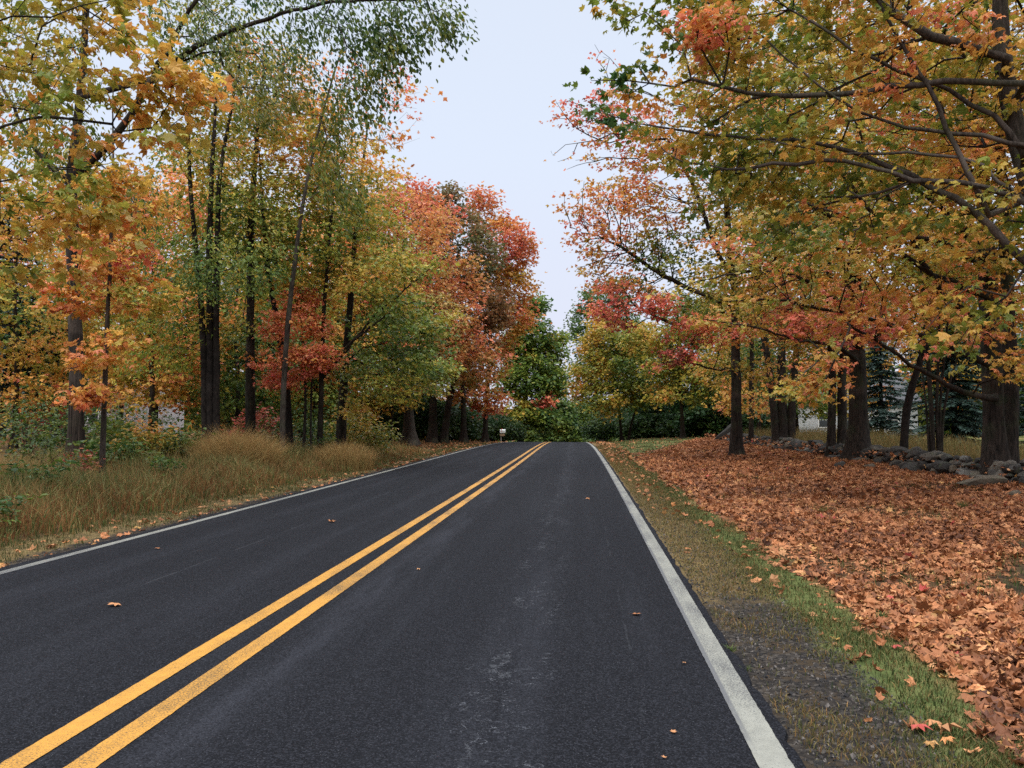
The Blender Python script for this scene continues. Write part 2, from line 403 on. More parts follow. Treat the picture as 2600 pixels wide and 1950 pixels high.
# ------------------------------------------------------------------ road
def strip(name, l0, l1, ylist, z, m, jit=0.0, parent=None, thick=0.0, step=None):
    yl = np.asarray(ylist); n = len(yl)
    cols = np.linspace(0, 1, 2 if step is None else step)
    a = l0 + jit*rng.normal(0, 1, n); b = l1 + jit*rng.normal(0, 1, n)
    L = a[:, None] + (b-a)[:, None]*cols[None, :]
    Yg = np.repeat(yl[:, None], len(cols), 1)
    crown = -.012*np.abs(L+2.33)/3.3
    V = np.stack([L+curve(Yg), Yg, -drop(Yg)+crown+z], -1)
    k = len(cols); g = Geo()
    i, j = np.meshgrid(np.arange(n-1), np.arange(k-1), indexing='ij')
    F = np.stack([i*k+j, i*k+j+1, (i+1)*k+j+1, (i+1)*k+j], -1).reshape(-1, 4)
    vv = [V.reshape(-1, 3)]; lat = [L.ravel()]
    g.add(vv[0], F, smooth=True)
    if thick:
        for c, s in ((0, 1), (k-1, -1)):
            top = V[:, c]; bot = top - np.array([0, 0, thick]) - np.array([s*.03, 0, 0])
            q = np.stack([np.arange(n-1), np.arange(1, n), np.arange(1, n)+n, np.arange(n-1)+n], -1)
            g.add(np.concatenate([top, bot]), q if s > 0 else q[:, ::-1]); lat += [L[:, c], L[:, c]]
    return link(name, g.mesh(name, [m], vattr={'lat': np.concatenate(lat)}), parent)

yr = np.unique(np.concatenate([np.arange(-30, 0, 2), np.arange(0, 14, .12), np.arange(14, 60, .5), np.arange(60, 130, 1.5), np.arange(130, 330, 8)]))
road = thing('road', 'dark asphalt two-lane road running straight over the crest', 'road'); road['kind'] = 'structure'
strip('asphalt_surface', -5.98, .965, yr, -.004, M_ASPHALT, .010, road, .09, 12)
yf = np.unique(np.concatenate([np.arange(-10, 1, 1.), np.arange(1, 16, .035), np.arange(16, 60, .3), np.arange(60, 130, 1.5), np.arange(130, 330, 8)]))
strip('edge_line', .752, .905, yf, 0.000, M_WHITE, .0012, road)
strip('edge_line', -5.835, -5.715, yf, 0.000, M_WHITE, .0012, road)
strip('centre_line', -2.555, -2.425, yf, 0.000, M_YELLOW, .0012, road)
strip('centre_line', -2.250, -2.115, yf, 0.000, M_YELLOW, .0012, road)

# pale driveway crossing the left lawn beside the mailbox
g = Geo()
for k in range(10):
    xa, xb = -7.2-k*2.4, -7.2-(k+1)*2.4
    ya = 76 - k*.35
    g.add([(xa, ya-1.3, gz(xa, ya-1.3)+.03), (xa, ya+1.3, gz(xa, ya+1.3)+.03), (xb, ya+.95, gz(xb, ya+.95)+.03), (xb, ya-1.65, gz(xb, ya-1.65)+.03)], [(0, 3, 2, 1)])
tag(link('driveway', g.mesh('driveway', [plain('pale_gravel', (.36, .32, .26), .9)])), kind='structure')

RT = 'maples along the stone wall'
# ------------------------------------------------------------------ trees
def resample(pts, step):
    pts = np.asarray(pts, float)
    d = np.concatenate([[0], np.cumsum(np.linalg.norm(np.diff(pts[:, :3], axis=0), axis=1))])
    n = max(2, int(d[-1]/step)+1); s = np.linspace(0, d[-1], n)
    # smooth interpolation through the points
    out = np.stack([np.interp(s, d, pts[:, c]) for c in range(pts.shape[1])], 1)
    for _ in range(3):
        out[1:-1] = .5*out[1:-1] + .25*(out[:-2]+out[2:])
    return out

def grow_tree(name, label, cat, stems, lobes, n_pts, leaf=MAPLE3, lsize=.14, per=8, spread=.22, seed=1, limbs=(), bf=.35, droop=.45,
              flat=.35, zatt=None, bark=M_BARK, twig=M_TWIG, lmat=M_LEAF, huevar=.16, group=None, tip_r=.006, hang=0.0, leafless=0.0, fork=.4,
              limb_min=.028, shell=.25, zmin=None, sag=.4, brimu=1.0, flare=1.0, jag=.08, max_limb=9, dens=1.9, rsc=.8, endlen=1.5):
    """stems: polylines of (x,y,z,r); lobes: (x,y,z,rx,ry,rz,weight,hue[,leafscale]) in world metres"""
    global rng
    keep, rng = rng, np.random.default_rng(seed)
    base = np.array([*np.asarray(stems[0][0])[:2], 0]); base[2] = gz(base[0], base[1])
    root = thing(name, label, cat, tuple(base), group)
    NM = 14000
    pos = np.zeros((NM, 3)); par = np.full(NM, -1); path = np.zeros(NM); lob = np.zeros(NM, int); fixed = np.full(NM, 0.0); n = 0
    elig = np.zeros(NM, bool); istrunk = np.zeros(NM, bool); dirv = np.zeros((NM, 3))
    trunk_geo = Geo()
    top_r = []
    for si, st in enumerate(stems):
        q = resample(st, .45); q[:, 3] *= rsc
        if si and np.linalg.norm(q[0, :3]-base) > 3: pass
        wob = rng.normal(0, .012, (len(q), 2)); wob[0] = 0; q[:, :2] += np.cumsum(wob, 0)*.5
        za = zatt if zatt is not None else base[2] + fork*(q[-1, 2]-base[2])
        # trunk surface
        sides = 14 if q[0, 3] > .12 else 9
        ph = rng.uniform(0, 6.28, 4)
        hh = q[:, 2]-q[0, 2]
        def fl(nn, sd, th, hh=hh, ph=ph, r0=q[0, 3]):
            f = 1 + flare*(.8*np.exp(-hh/(1.1*r0+.05)))[:, None]*(1+.45*np.sin(3*th+ph[0])+.35*np.sin(5*th+ph[1]))[None, :]
            return f*(1+jag*np.sin(4*th[None, :]+ph[2]+hh[:, None]*.9)*np.cos(hh[:, None]*1.7+ph[3]) + rng.normal(0, jag*.35, (nn, sd)))
        q2 = q.copy(); q2[0, 2] -= .25
        tube(trunk_geo, q2[:, :3], q2[:, 3], sides, 0, fl)
        i0 = n
        for k in range(len(q)):
            pos[n] = q[k, :3]; par[n] = n-1 if k else -1; path[n] = 0 if k == 0 else path[n-1]
            path[n] = max(0, q[k, 2]-za)*.15; fixed[n] = q[k, 3]; elig[n] = q[k, 2] >= za; istrunk[n] = True
            dirv[n] = (0, 0, 1); n += 1
    seeded = []
    for lb in limbs:
        q = resample(lb, .35)
        d = np.linalg.norm(pos[:n]-q[0, :3], axis=1); d[~istrunk[:n]] = 1e9; p = int(d.argmin())
        s0 = n
        for k in range(len(q)):
            pos[n] = q[k, :3] + (rng.normal(0, .02, 3) if k else 0); par[n] = p if k == 0 else n-1
            path[n] = .5*np.linalg.norm(q[k, :3]-q[0, :3]); fixed[n] = q[k, 3]; elig[n] = k > 1
            dirv[n] = (q[min(k+1, len(q)-1), :3]-q[max(k-1, 0), :3]); dirv[n] /= np.linalg.norm(dirv[n])+1e-9; n += 1
        seeded.append(s0)
    # places the twigs have to reach
    L = np.array([l[:8] for l in lobes], float); W = L[:, 6]/L[:, 6].sum()
    which = rng.choice(len(L), n_pts, p=W)
    d = norm(rng.normal(0, 1, (n_pts, 3))); rr = (shell**3 + (1-shell**3)*rng.random(n_pts))**(1/3)
    A = L[which, :3] + d*rr[:, None]*L[which, 3:6]
    zf = (base[2]+.7) if zmin is None else zmin
    A[:, 2] = np.maximum(A[:, 2], zf + rng.random(n_pts)*.4)
    el = np.where(elig[:n])[0]
    dist = np.min(np.linalg.norm(A[:, None, :]-pos[el][None], axis=2), axis=1)
    for a in np.argsort(dist):
        t = A[a]
        dv = t-pos[:n]; dd = np.linalg.norm(dv, axis=1)
        cost = dd + bf*path[:n] + sag*np.maximum(0, -dv[:, 2]); cost[~elig[:n]] = 1e9
        p = int(cost.argmin()); ln = dd[p]
        if ln < .12: continue
        td = dv[p]/ln
        c = .55*dirv[p]*(0.35 if istrunk[p] else 1) + .6*td + np.array([0, 0, .22 - hang*.3]); c /= np.linalg.norm(c)
        k = max(1, int(ln/.42)); p0 = pos[p].copy(); c1 = p0 + c*ln*.45; prev = p
        for s in range(1, k+1):
            u = s/k
            b = (1-u)**2*p0 + 2*u*(1-u)*c1 + u*u*t
            if s < k: b = b + rng.normal(0, .022*min(ln, 2.5), 3)
            pos[n] = b; par[n] = prev; lob[n] = which[a]; elig[n] = True
            e = b-pos[prev]; le = np.linalg.norm(e)+1e-9; dirv[n] = e/le; path[n] = path[prev]+le
            prev = n; n += 1
            if n >= NM-60: break
        if n >= NM-60: break
    pos = pos[:n]; par = par[:n]
    area = np.zeros(n); kids = [[] for _ in range(n)]
    for k in range(n-1, -1, -1):
        if not kids[k]: area[k] = tip_r**2.3
        p = par[k]
        if p >= 0 and not istrunk[k]: area[p] += area[k]; kids[p].append(k)
        elif p >= 0: kids[p].append(k)
    rad = area**(1/2.3)
    reach = np.zeros(n)
    for k in range(n-1, -1, -1):
        p = par[k]
        if p >= 0: reach[p] = max(reach[p], reach[k]+np.linalg.norm(pos[k]-pos[p]))
    rad = np.maximum(rad, fixed[:n])
    # tubes
    crown = Geo(); limbgeos = []
    starts = [k for k in range(n) if not istrunk[k] and istrunk[par[k]]]
    starts.sort(key=lambda k: -rad[k])
    for si, s in enumerate(starts):
        own = Geo() if rad[s] >= limb_min and si < max_limb else None
        stack = [s]
        while stack:
            h = stack.pop(); ch = [par[h], h]; cur = h
            while kids[cur]:
                ks = sorted(kids[cur], key=lambda q: -rad[q]); stack += ks[1:]; cur = ks[0]; ch.append(cur)
            P = pos[ch]; rr = rad[ch].copy(); rr[0] = min(rr[0], rr[1]*1.15)
            if len(P) == 2: P = np.stack([P[0], (P[0]+P[1])/2, P[1]]); rr = np.array([rr[0], rr[1], rr[1]*.5])
            else: rr[-1] *= .5
            r0 = rr[0]; sd = 8 if r0 > .06 else 6 if r0 > .025 else 4 if r0 > .011 else 3
            if own is not None and r0 >= .014: tube(own, P, rr, sd, 0)
            elif r0 >= .03 : tube(trunk_geo, P, rr, sd, 0)
            else: tube(crown, P, rr, sd, 1)
        if own is not None and own.n: limbgeos.append(own)
    # leaves
    m = (reach < endlen) & ~istrunk[:n]
    for s0 in seeded: pass
    idx = np.where(m)[0]
    if leafless: idx = idx[rng.random(len(idx)) > leafless]
    lsc = np.array([l[8] if len(l) > 8 else 1.0 for l in lobes])
    if per > 0 and len(idx):
        cnt = rng.poisson(per*dens*lsc[lob[idx]])
        rep = np.repeat(idx, cnt); nl = len(rep)
        off = rng.normal(0, 1, (nl, 3))*np.array([spread, spread, spread*flat]); off[:, 2] -= np.abs(rng.normal(0, 1, nl))*(spread*.25 + hang*.35)
        P = pos[rep] + off
        P[:, 2] = np.maximum(P[:, 2], base[2]+.25)
        nodeh = L[lob[:n], 7] + (.015 if group == RT else 0) + huevar*vnoise(pos, .55, seed+5) + rng.normal(0, .05, n)
        hue = np.clip(nodeh[rep] + rng.normal(0, .055, nl) + .10*vnoise(P, 1.6, seed+9)*huevar/.16, .0, 1)
        bri = brimu*(.90 if group == RT else 1)*np.clip(rng.normal(1, .16, nl), .6, 1.5)
        outw = P - np.array([base[0], base[1], P[:, 2].mean()]); outw[:, 2] = 0; outw = norm(outw)
        tip = .5*dirv[rep] + .5*outw + rng.normal(0, .6, (nl, 3)); tip[:, 2] = tip[:, 2]*.5 - droop - hang*1.2
        up = rng.normal(0, .55, (nl, 3)) + np.array([0, 0, 1.0]) + .35*outw
        add_leaves(crown, leaf, P, lsize*np.clip(rng.normal(1, .22, nl), .5, 1.6), tip, up, hue, bri, 0)
    link('trunk', trunk_geo.mesh('trunk', [bark], base), root)
    for lg in limbgeos: link('limb', lg.mesh('limb', [bark], base), root)
    if crown.n: link('crown', crown.mesh('crown', [lmat, twig], base), root)
    rng = keep
    return root

def P4(px, py, Y, r): return (*at(px, py, Y), r)
def stem(pts, z0=None):
    """a trunk from measured points; the first one is put on the ground"""
    o = [list(P4(*p)) for p in pts]
    o[0][2] = gz(o[0][0], o[0][1]) if z0 is None else z0
    return o
def bough(pts, Y0, Y1, ra, rb):
    m = len(pts)-1
    return [P4(p[0], p[1], Y0+(Y1-Y0)*k/m, ra+(rb-ra)*(k/m)**.7) for k, p in enumerate(pts)]
def lobe(px, py, Y, r, hue, w=None, rz=None, ry=None, leaf=1.0):
    rz = rz or r*.85; ry = ry or r
    return (*at(px, py, Y), r, ry, rz, w if w else r*r*(rz/r)**.5, hue, leaf)

# ================================================================== trees on the right
def off(p, dx, dy, z, r): return (p[0]+dx, p[1]+dy, z, r)

# nearest one: its leaning trunk stands just outside the view, its boughs reach over the verge
b0 = (9.1, 12.2)
zb = gz(*b0)
grow_tree('maple_tree', 'nearest maple on the right, leaning trunk and lichen-grey boughs reaching over the leaf bed', 'tree',
          [[(b0[0], b0[1], zb, .30), (8.3, 12.5, 2.0, .24), P4(2300, 600, 13, .22), P4(2205, 330, 13.2, .19), P4(2165, 120, 13.2, .15), P4(2160, -60, 13.2, .12), P4(2190, -350, 13.2, .06)]],
          [lobe(1990, 150, 13.9, 2.0, .44), lobe(1700, 230, 14.3, 1.9, .42), lobe(1480, 120, 14.3, 1.25, .36), lobe(1400, 260, 14, .8, .28),
           lobe(1330, 190, 14, .55, .26), lobe(2120, 420, 13.2, 1.3, .42), lobe(1800, 420, 14.3, 1.4, .45), lobe(1560, 330, 14, 1.1, .36),
           lobe(1350, 35, 14, .55, .36), lobe(1530, 60, 12.6, .35, .86, .5), lobe(1700, 20, 13.9, 1.6, .44), lobe(2000, -120, 13.9, 2.6, .45),
           lobe(1600, -200, 14.3, 2.2, .42), (8.8, 11.5, 9.5, 3.0, 3, 2.5, 7, .45), (9.6, 14.5, 6.5, 2.2, 2.4, 2.2, 4, .45), lobe(2080, 700, 13.2, .75, .42, .7)],
          1000, MAPLE, .128, 8, .20, 21, dens=1.75,
          limbs=[bough([(2300, 640), (2201, 575), (2136, 465), (2021, 420), (1926, 350), (1846, 320), (1731, 302), (1581, 300), (1426, 275)], 12.9, 13.6, .085, .018),
                 bough([(2175, 125), (2041, 92), (1956, 55), (1886, 0), (1800, -60)], 12.9, 13.2, .065, .02),
                 bough([(2136, 465), (2101, 415), (2046, 260), (1976, 140), (1931, 75), (1880, -40)], 12.8, 12.6, .05, .02),
                 bough([(2290, 330), (2200, 300), (2056, 285), (1956, 280), (1856, 255), (1756, 165), (1650, 90)], 12.6, 13, .05, .012),
                 bough([(2210, 330), (2171, 240), (2056, 210), (1931, 145), (1806, 90), (1706, 20)], 12.7, 13.0, .05, .014),
                 bough([(2215, 180), (2081, 175), (1906, 190), (1721, 215), (1560, 190)], 12.5, 13.2, .035, .010),
                 bough([(2290, 560), (2150, 350), (1960, 320), (1820, 345), (1650, 300)], 12.5, 13.3, .04, .012),
                 bough([(2290, 480), (2100, 380), (1980, 400), (1800, 330), (1600, 380), (1480, 350)], 12.4, 13.6, .04, .010)],
          bark=M_BARK_PALE, huevar=.22, tip_r=.009, fork=.25, group=RT, flat=.3, droop=.5, bf=.55, zmin=2.0)

# lone trunk standing in the leaves in front of the wall
grow_tree('maple_tree', 'maple with a straight trunk standing in the leaf bed in front of the wall', 'tree',
          [stem([(1592, 980, 36.5, .31), (1590, 880, 36.5, .265), (1588, 760, 36.6, .24), (1586, 640, 36.6, .20), (1570, 480, 36.7, .15), (1560, 330, 36.8, .10), (1560, 150, 37, .05)])],
          [lobe(1330, 480, 35.5, 2.5, .66), lobe(1260, 455, 36, 1.2, .74, 1.0), lobe(1480, 400, 36.5, 3.0, .50), lobe(1380, 330, 36.5, 2.4, .60), lobe(1350, 650, 34.5, 1.5, .66), lobe(1440, 690, 34, 1.2, .66),
           lobe(1500, 610, 36, 2.6, .42), lobe(1640, 520, 36.5, 3.0, .50), lobe(1470, 770, 33, .8, .90, 1.1, rz=.3), lobe(1560, 720, 33.5, 1.3, .80, 1.8, rz=.5), lobe(1700, 690, 35, 1.8, .60, rz=.9),
           lobe(1560, 250, 37, 3.2, .50), lobe(1330, 250, 37.5, 1.8, .66), lobe(1620, 100, 37, 3.4, .46), lobe(1270, 250, 38, .8, .82, .4), lobe(1345, 560, 36, 2.0, .48), lobe(1620, 790, 34, 1.0, .52, rz=.5), lobe(1430, 560, 36, 1.6, .30),
           lobe(1230, 470, 36.5, .6, .80, .3), lobe(1320, 665, 33.5, .9, .70, 1.2, rz=.45), lobe(1420, 655, 33, .9, .66, 1.4, rz=.4), lobe(1520, 690, 33, 1.0, .70, 1.4, rz=.4), lobe(1225, 335, 38, .9, .8, .9, leaf=.06), lobe(1215, 235, 38, .7, .8, .7, leaf=.35), lobe(1290, 570, 37, 1.0, .6, .9, leaf=.15), lobe(1300, 120, 38, .8, .8, .6, leaf=.1)],
          1300, MAPLE3, .165, 9, .26, 22, dens=1.7,
          limbs=[bough([(1586, 660), (1500, 630), (1416, 585), (1326, 520), (1256, 500)], 36.5, 35, .09, .012), bough([(1588, 720), (1540, 700), (1450, 700), (1370, 660)], 36.5, 34, .07, .014),
                 bough([(1586, 620), (1540, 520), (1500, 400), (1440, 300)], 36.6, 36.5, .09, .02), bough([(1587, 700), (1650, 600), (1700, 520)], 36.5, 36, .08, .02), bough([(1588, 800), (1540, 800), (1470, 775), (1420, 790)], 36.3, 33.5, .05, .012)], huevar=.20, tip_r=.0125, fork=.26, group=RT, flat=.28, bf=.6, droop=.35)

# three-stemmed cluster behind the wall
pB = at(1690, 935, 46)
sB = lambda dx, px1, px2, px3, r: [(pB[0]+dx, pB[1], gz(pB[0], pB[1]), r), P4(px1, 830, 46, r*.85), P4(px2, 640, 46, r*.7), P4(px3, 330, 46, r*.4), P4(px3-10, 120, 46, r*.2)]
grow_tree('maple_tree', 'dark maple splitting into three trunks from the ground behind the far part of the wall', 'tree',
          [sB(-.25, 1665, 1640, 1610, .27), sB(.05, 1688, 1690, 1700, .33), sB(.4, 1712, 1735, 1790, .27)],
          [lobe(1700, 640, 45, 3.6, .42), lobe(1600, 700, 44, 2.6, .38), lobe(1780, 480, 46, 4.2, .50), lobe(1660, 400, 46, 4.2, .46), lobe(1760, 250, 46, 4.6, .52), lobe(1690, 80, 46, 4.5, .48), lobe(1660, 800, 44, 1.6, .50, rz=.8)],
          620, MAPLE3, .19, 8, .30, 24, dens=1.7, huevar=.20, tip_r=.0125, fork=.22, group=RT, flat=.3, zmin=2.4, bf=.6)

# great trunk on the wall, and its neighbours
pC = at(1855, 985, 32)
grow_tree('maple_tree', 'stoutest maple behind the middle of the wall, wide furrowed trunk with low spreading boughs', 'tree',
          [[(pC[0], pC[1], gz(pC[0], pC[1]), .46), P4(1853, 880, 32, .39), P4(1850, 760, 32, .35), P4(1845, 640, 32, .30), P4(1850, 480, 32, .22), P4(1860, 250, 32, .15), P4(1850, 20, 32, .08)]],
          [lobe(1850, 560, 30.5, 3.0, .46), lobe(1700, 620, 29.5, 2.4, .56), lobe(1960, 420, 31, 3.4, .46), lobe(1740, 380, 30, 3.2, .40), lobe(1860, 150, 31, 4.0, .46),
           lobe(2000, 660, 30, 2.0, .54, rz=1.2), lobe(1780, 780, 27, .8, .55, 1.1, rz=.35, leaf=1.4), lobe(1850, 720, 28, 1.3, .76, 2.0, rz=.6), lobe(1740, 690, 28, 1.1, .74, 1.6, rz=.45), lobe(1600, 560, 29, 1.6, .50), lobe(1700, 200, 31, 3.4, .44), lobe(2050, 200, 32, 3.6, .50), lobe(1730, 850, 25, .45, .52, .7, rz=.28, leaf=1.3)],
          950, MAPLE3, .16, 9, .26, 25, dens=1.75,
          limbs=[bough([(1850, 700), (1771, 615), (1681, 585), (1586, 590), (1441, 625)], 31.5, 26.5, .10, .015), bough([(1848, 600), (1806, 525), (1731, 485), (1691, 487), (1606, 555)], 31.5, 27, .10, .02),
                 bough([(1848, 560), (1806, 470), (1731, 435), (1666, 395), (1560, 370)], 31.5, 28, .10, .02), bough([(1852, 780), (1806, 745), (1726, 735), (1606, 700), (1500, 690)], 31.5, 26, .09, .015),
                 bough([(1850, 650), (1920, 560), (1990, 470), (2060, 420)], 31.5, 29, .10, .02), bough([(1852, 740), (1930, 690), (2010, 660), (2090, 650)], 31.5, 28, .08, .02)], huevar=.22, tip_r=.012, fork=.2, group=RT, flat=.28, bf=.65, zmin=2.0)

pH = at(1808, 970, 35.5)
grow_tree('maple_tree', 'dark double trunk just left of the stoutest maple behind the wall', 'tree',
          [[(pH[0]-.25, pH[1], gz(pH[0], pH[1]), .22), P4(1797, 820, 35.5, .18), P4(1790, 600, 35.5, .14), P4(1780, 300, 35.5, .07)],
           [(pH[0]+.2, pH[1], gz(pH[0], pH[1]), .24), P4(1818, 800, 35.5, .2), P4(1830, 600, 35.5, .15), P4(1870, 320, 35.5, .07)]],
          [lobe(1770, 560, 35.5, 3.0, .42), lobe(1860, 420, 35.5, 3.4, .5), lobe(1790, 250, 35.5, 3.6, .46), lobe(1900, 180, 36, 3.2, .5), lobe(1760, 730, 35, 1.6, .5, rz=.8)],
          420, MAPLE3, .19, 8, .30, 26, dens=1.7, huevar=.15, fork=.3, group=RT, flat=.3, zmin=2.2, bf=.6)

pD = at(1951, 985, 29)
grow_tree('crooked_tree', 'black crooked slim trunk bending to the right behind the wall', 'tree',
          [[(pD[0], pD[1], gz(pD[0], pD[1]), .17), P4(1953, 900, 29, .15), P4(1968, 830, 29, .14), P4(1995, 770, 29, .125), P4(2003, 690, 29, .11), P4(1998, 560, 29, .085), P4(1985, 380, 29, .05), P4(1970, 200, 29, .025)]],
          [lobe(1960, 450, 29, 2.2, .5), lobe(2030, 330, 29, 2.4, .46), lobe(2010, 560, 29, 1.6, .55), lobe(1930, 640, 28.5, 1.2, .62, rz=.6)],
          220, MAPLE3, .18, 8, .26, 27, bark=M_TWIG, fork=.45, group='slim trees behind the stone wall', flat=.3, zmin=3)

pE = at(2016, 1000, 27)
sE = lambda dx, pts, r: [(pE[0]+dx, pE[1], gz(pE[0], pE[1]), r)] + [P4(a, b, 27, r*c) for a, b, c in pts]
grow_tree('multi_stem_tree', 'clump of thin upright stems fanning out from one base behind the wall', 'tree',
          [sE(0, [(2012, 880, .9), (1998, 740, .75), (1985, 560, .5), (1975, 380, .3)], .10), sE(.16, [(2022, 880, .85), (2026, 760, .7), (2032, 600, .5)], .075),
           sE(.25, [(2036, 890, .8), (2060, 800, .6), (2105, 690, .4)], .065), sE(.2, [(2030, 860, .8), (2045, 740, .6), (2060, 560, .4)], .06), sE(-.12, [(2003, 900, .8), (1996, 820, .6), (1980, 720, .4)], .05)],
          [lobe(2000, 640, 27, 1.6, .48), lobe(2060, 520, 27, 1.9, .46), lobe(2090, 720, 27, 1.0, .40, rz=.6), lobe(1950, 420, 27, 1.8, .5)],
          230, MAPLE3, .17, 7, .24, 28, fork=.5, group='slim trees behind the stone wall', flat=.3, zmin=2.6)

pF = at(2150, 1028, 22.3)
grow_tree('maple_tree', 'tall maple with a straight scarred trunk behind the near end of the wall', 'tree',
          [[(pF[0], pF[1], gz(pF[0], pF[1]), .37), P4(2146, 900, 22.3, .315), P4(2140, 740, 22.3, .29), P4(2130, 560, 22.3, .26), P4(2120, 380, 22.3, .2), P4(2112, 200, 22.3, .16), P4(2105, 0, 22.3, .12), P4(2100, -250, 22.3, .06)]],
          [lobe(2080, 420, 21, 2.4, .46), lobe(1930, 560, 19.5, 1.8, .55), lobe(2150, 640, 20.5, 1.3, .46), lobe(1990, 250, 21, 2.6, .48), lobe(1820, 560, 19, 1.4, .54), lobe(2120, 150, 21, 2.6, .52), lobe(1680, 520, 19, 1.1, .46),
           lobe(2000, 720, 19, .9, .58, rz=.45), lobe(1850, 700, 18.5, .8, .66, .9, rz=.35), lobe(1760, 870, 17.5, .38, .50, .55, rz=.25), lobe(2190, 780, 20, .7, .46, rz=.4), lobe(2050, -60, 22, 3, .5), lobe(2330, 300, 21, 2.8, .46)],
          850, MAPLE, .135, 9, .24, 29, dens=1.7,
          limbs=[bough([(2150, 860), (2080, 850), (1990, 800), (1900, 740), (1830, 700)], 22.0, 18.5, .09, .02),
                 bough([(2142, 790), (2056, 750), (1956, 710), (1781, 665), (1691, 645), (1560, 650)], 22.0, 18.0, .085, .015),
                 bough([(2140, 700), (2041, 650), (1986, 550), (1926, 440), (1886, 360), (1840, 250)], 22.0, 19.0, .10, .02),
                 bough([(2132, 640), (1966, 575), (1856, 425), (1771, 310), (1700, 240)], 21.8, 18.0, .08, .015),
                 bough([(2130, 560), (2040, 450), (1940, 380), (1830, 330)], 22, 19.5, .08, .02),
                 bough([(2135, 590), (2040, 520), (1900, 500), (1760, 440), (1640, 430)], 21.8, 18.0, .06, .012),
                 bough([(2120, 420), (2060, 300), (2000, 160), (1960, 20)], 22, 20.5, .08, .02)],
          huevar=.22, tip_r=.0105, fork=.3, group=RT, flat=.3, zmin=2.0, bf=.6)
pG = at(2196, 1015, 22.2)
grow_tree('maple_tree', 'maple trunk at the right edge, close behind the tall scarred maple', 'tree',
          [[(pG[0], pG[1]+.5, gz(pG[0], pG[1]), .27), P4(2188, 860, 22.8, .24), P4(2178, 640, 22.8, .2), P4(2165, 400, 22.8, .15), P4(2160, 150, 22.8, .08)]],
          [lobe(2200, 420, 23, 2.4, .46), lobe(2150, 220, 23, 2.6, .48), lobe(2300, 560, 23, 2.2, .5), lobe(2230, 760, 21.5, .9, .48, rz=.5)],
          300, MAPLE3, .17, 8, .26, 30, dens=1.7, fork=.3, group=RT, flat=.3, zmin=2.5)
pI = at(1622, 930, 52)
grow_tree('maple_tree', 'thin grey trunk standing beyond the wall right of the lone maple', 'tree',
          [[(pI[0], pI[1], gz(pI[0], pI[1]), .2), P4(1622, 820, 52, .17), P4(1625, 600, 52, .12), P4(1640, 350, 52, .05)]],
          [lobe(1610, 850, 50.5, 1.6, .44, rz=1.2), lobe(1650, 880, 49, .9, .54, .8), lobe(1600, 650, 52, 3.2, .38), lobe(1660, 480, 52, 3.6, .46), lobe(1560, 780, 52, 2.2, .34)],
          330, MAPLE3, .22, 8, .34, 31, fork=.2, group=RT, flat=.35, zmin=1.5)

# ================================================================== trees on the left
LT = 'trees along the left roadside wood'
# maple just outside the left edge, big orange leaves at the top left
b1 = (-12.2, 11.0)
zb = gz(*b1)
grow_tree('maple_tree', 'nearest maple at top left, large golden orange leaves spreading across the corner', 'tree',
          [[(b1[0], b1[1], zb, .28), (-12.3, 11.0, 3, .23), (-12.1, 11.1, 6, .17), (-11.8, 11.2, 9, .10), (-11.6, 11.3, 11.5, .04)]],
          [lobe(90, 140, 12, 1.25, .45), lobe(250, 130, 12, .9, .51), lobe(400, 190, 12.3, .50, .53, .9, rz=.35), lobe(330, 260, 12.2, .6, .43, .8, rz=.4), lobe(170, 290, 12, 1.0, .37), lobe(40, 400, 11.6, 1.0, .41),
           lobe(190, 440, 12, .75, .39, rz=.5), lobe(70, 530, 12, .9, .43, rz=.6), lobe(300, 40, 12, .8, .45), lobe(60, 20, 12, 1.2, .41), lobe(-200, 200, 11.5, 1.8, .5), lobe(-350, 450, 11, 1.6, .43), lobe(-300, -100, 11.5, 2.0, .5), lobe(130, -160, 12, 1.6, .43),
           (-14, 10, 7, 2, 2, 2, 3, .40)],
          620, MAPLE, .150, 8, .20, 41, dens=1.15, huevar=.14, fork=.3, group=LT, flat=.3, droop=.55, zmin=2.5, bf=.3)

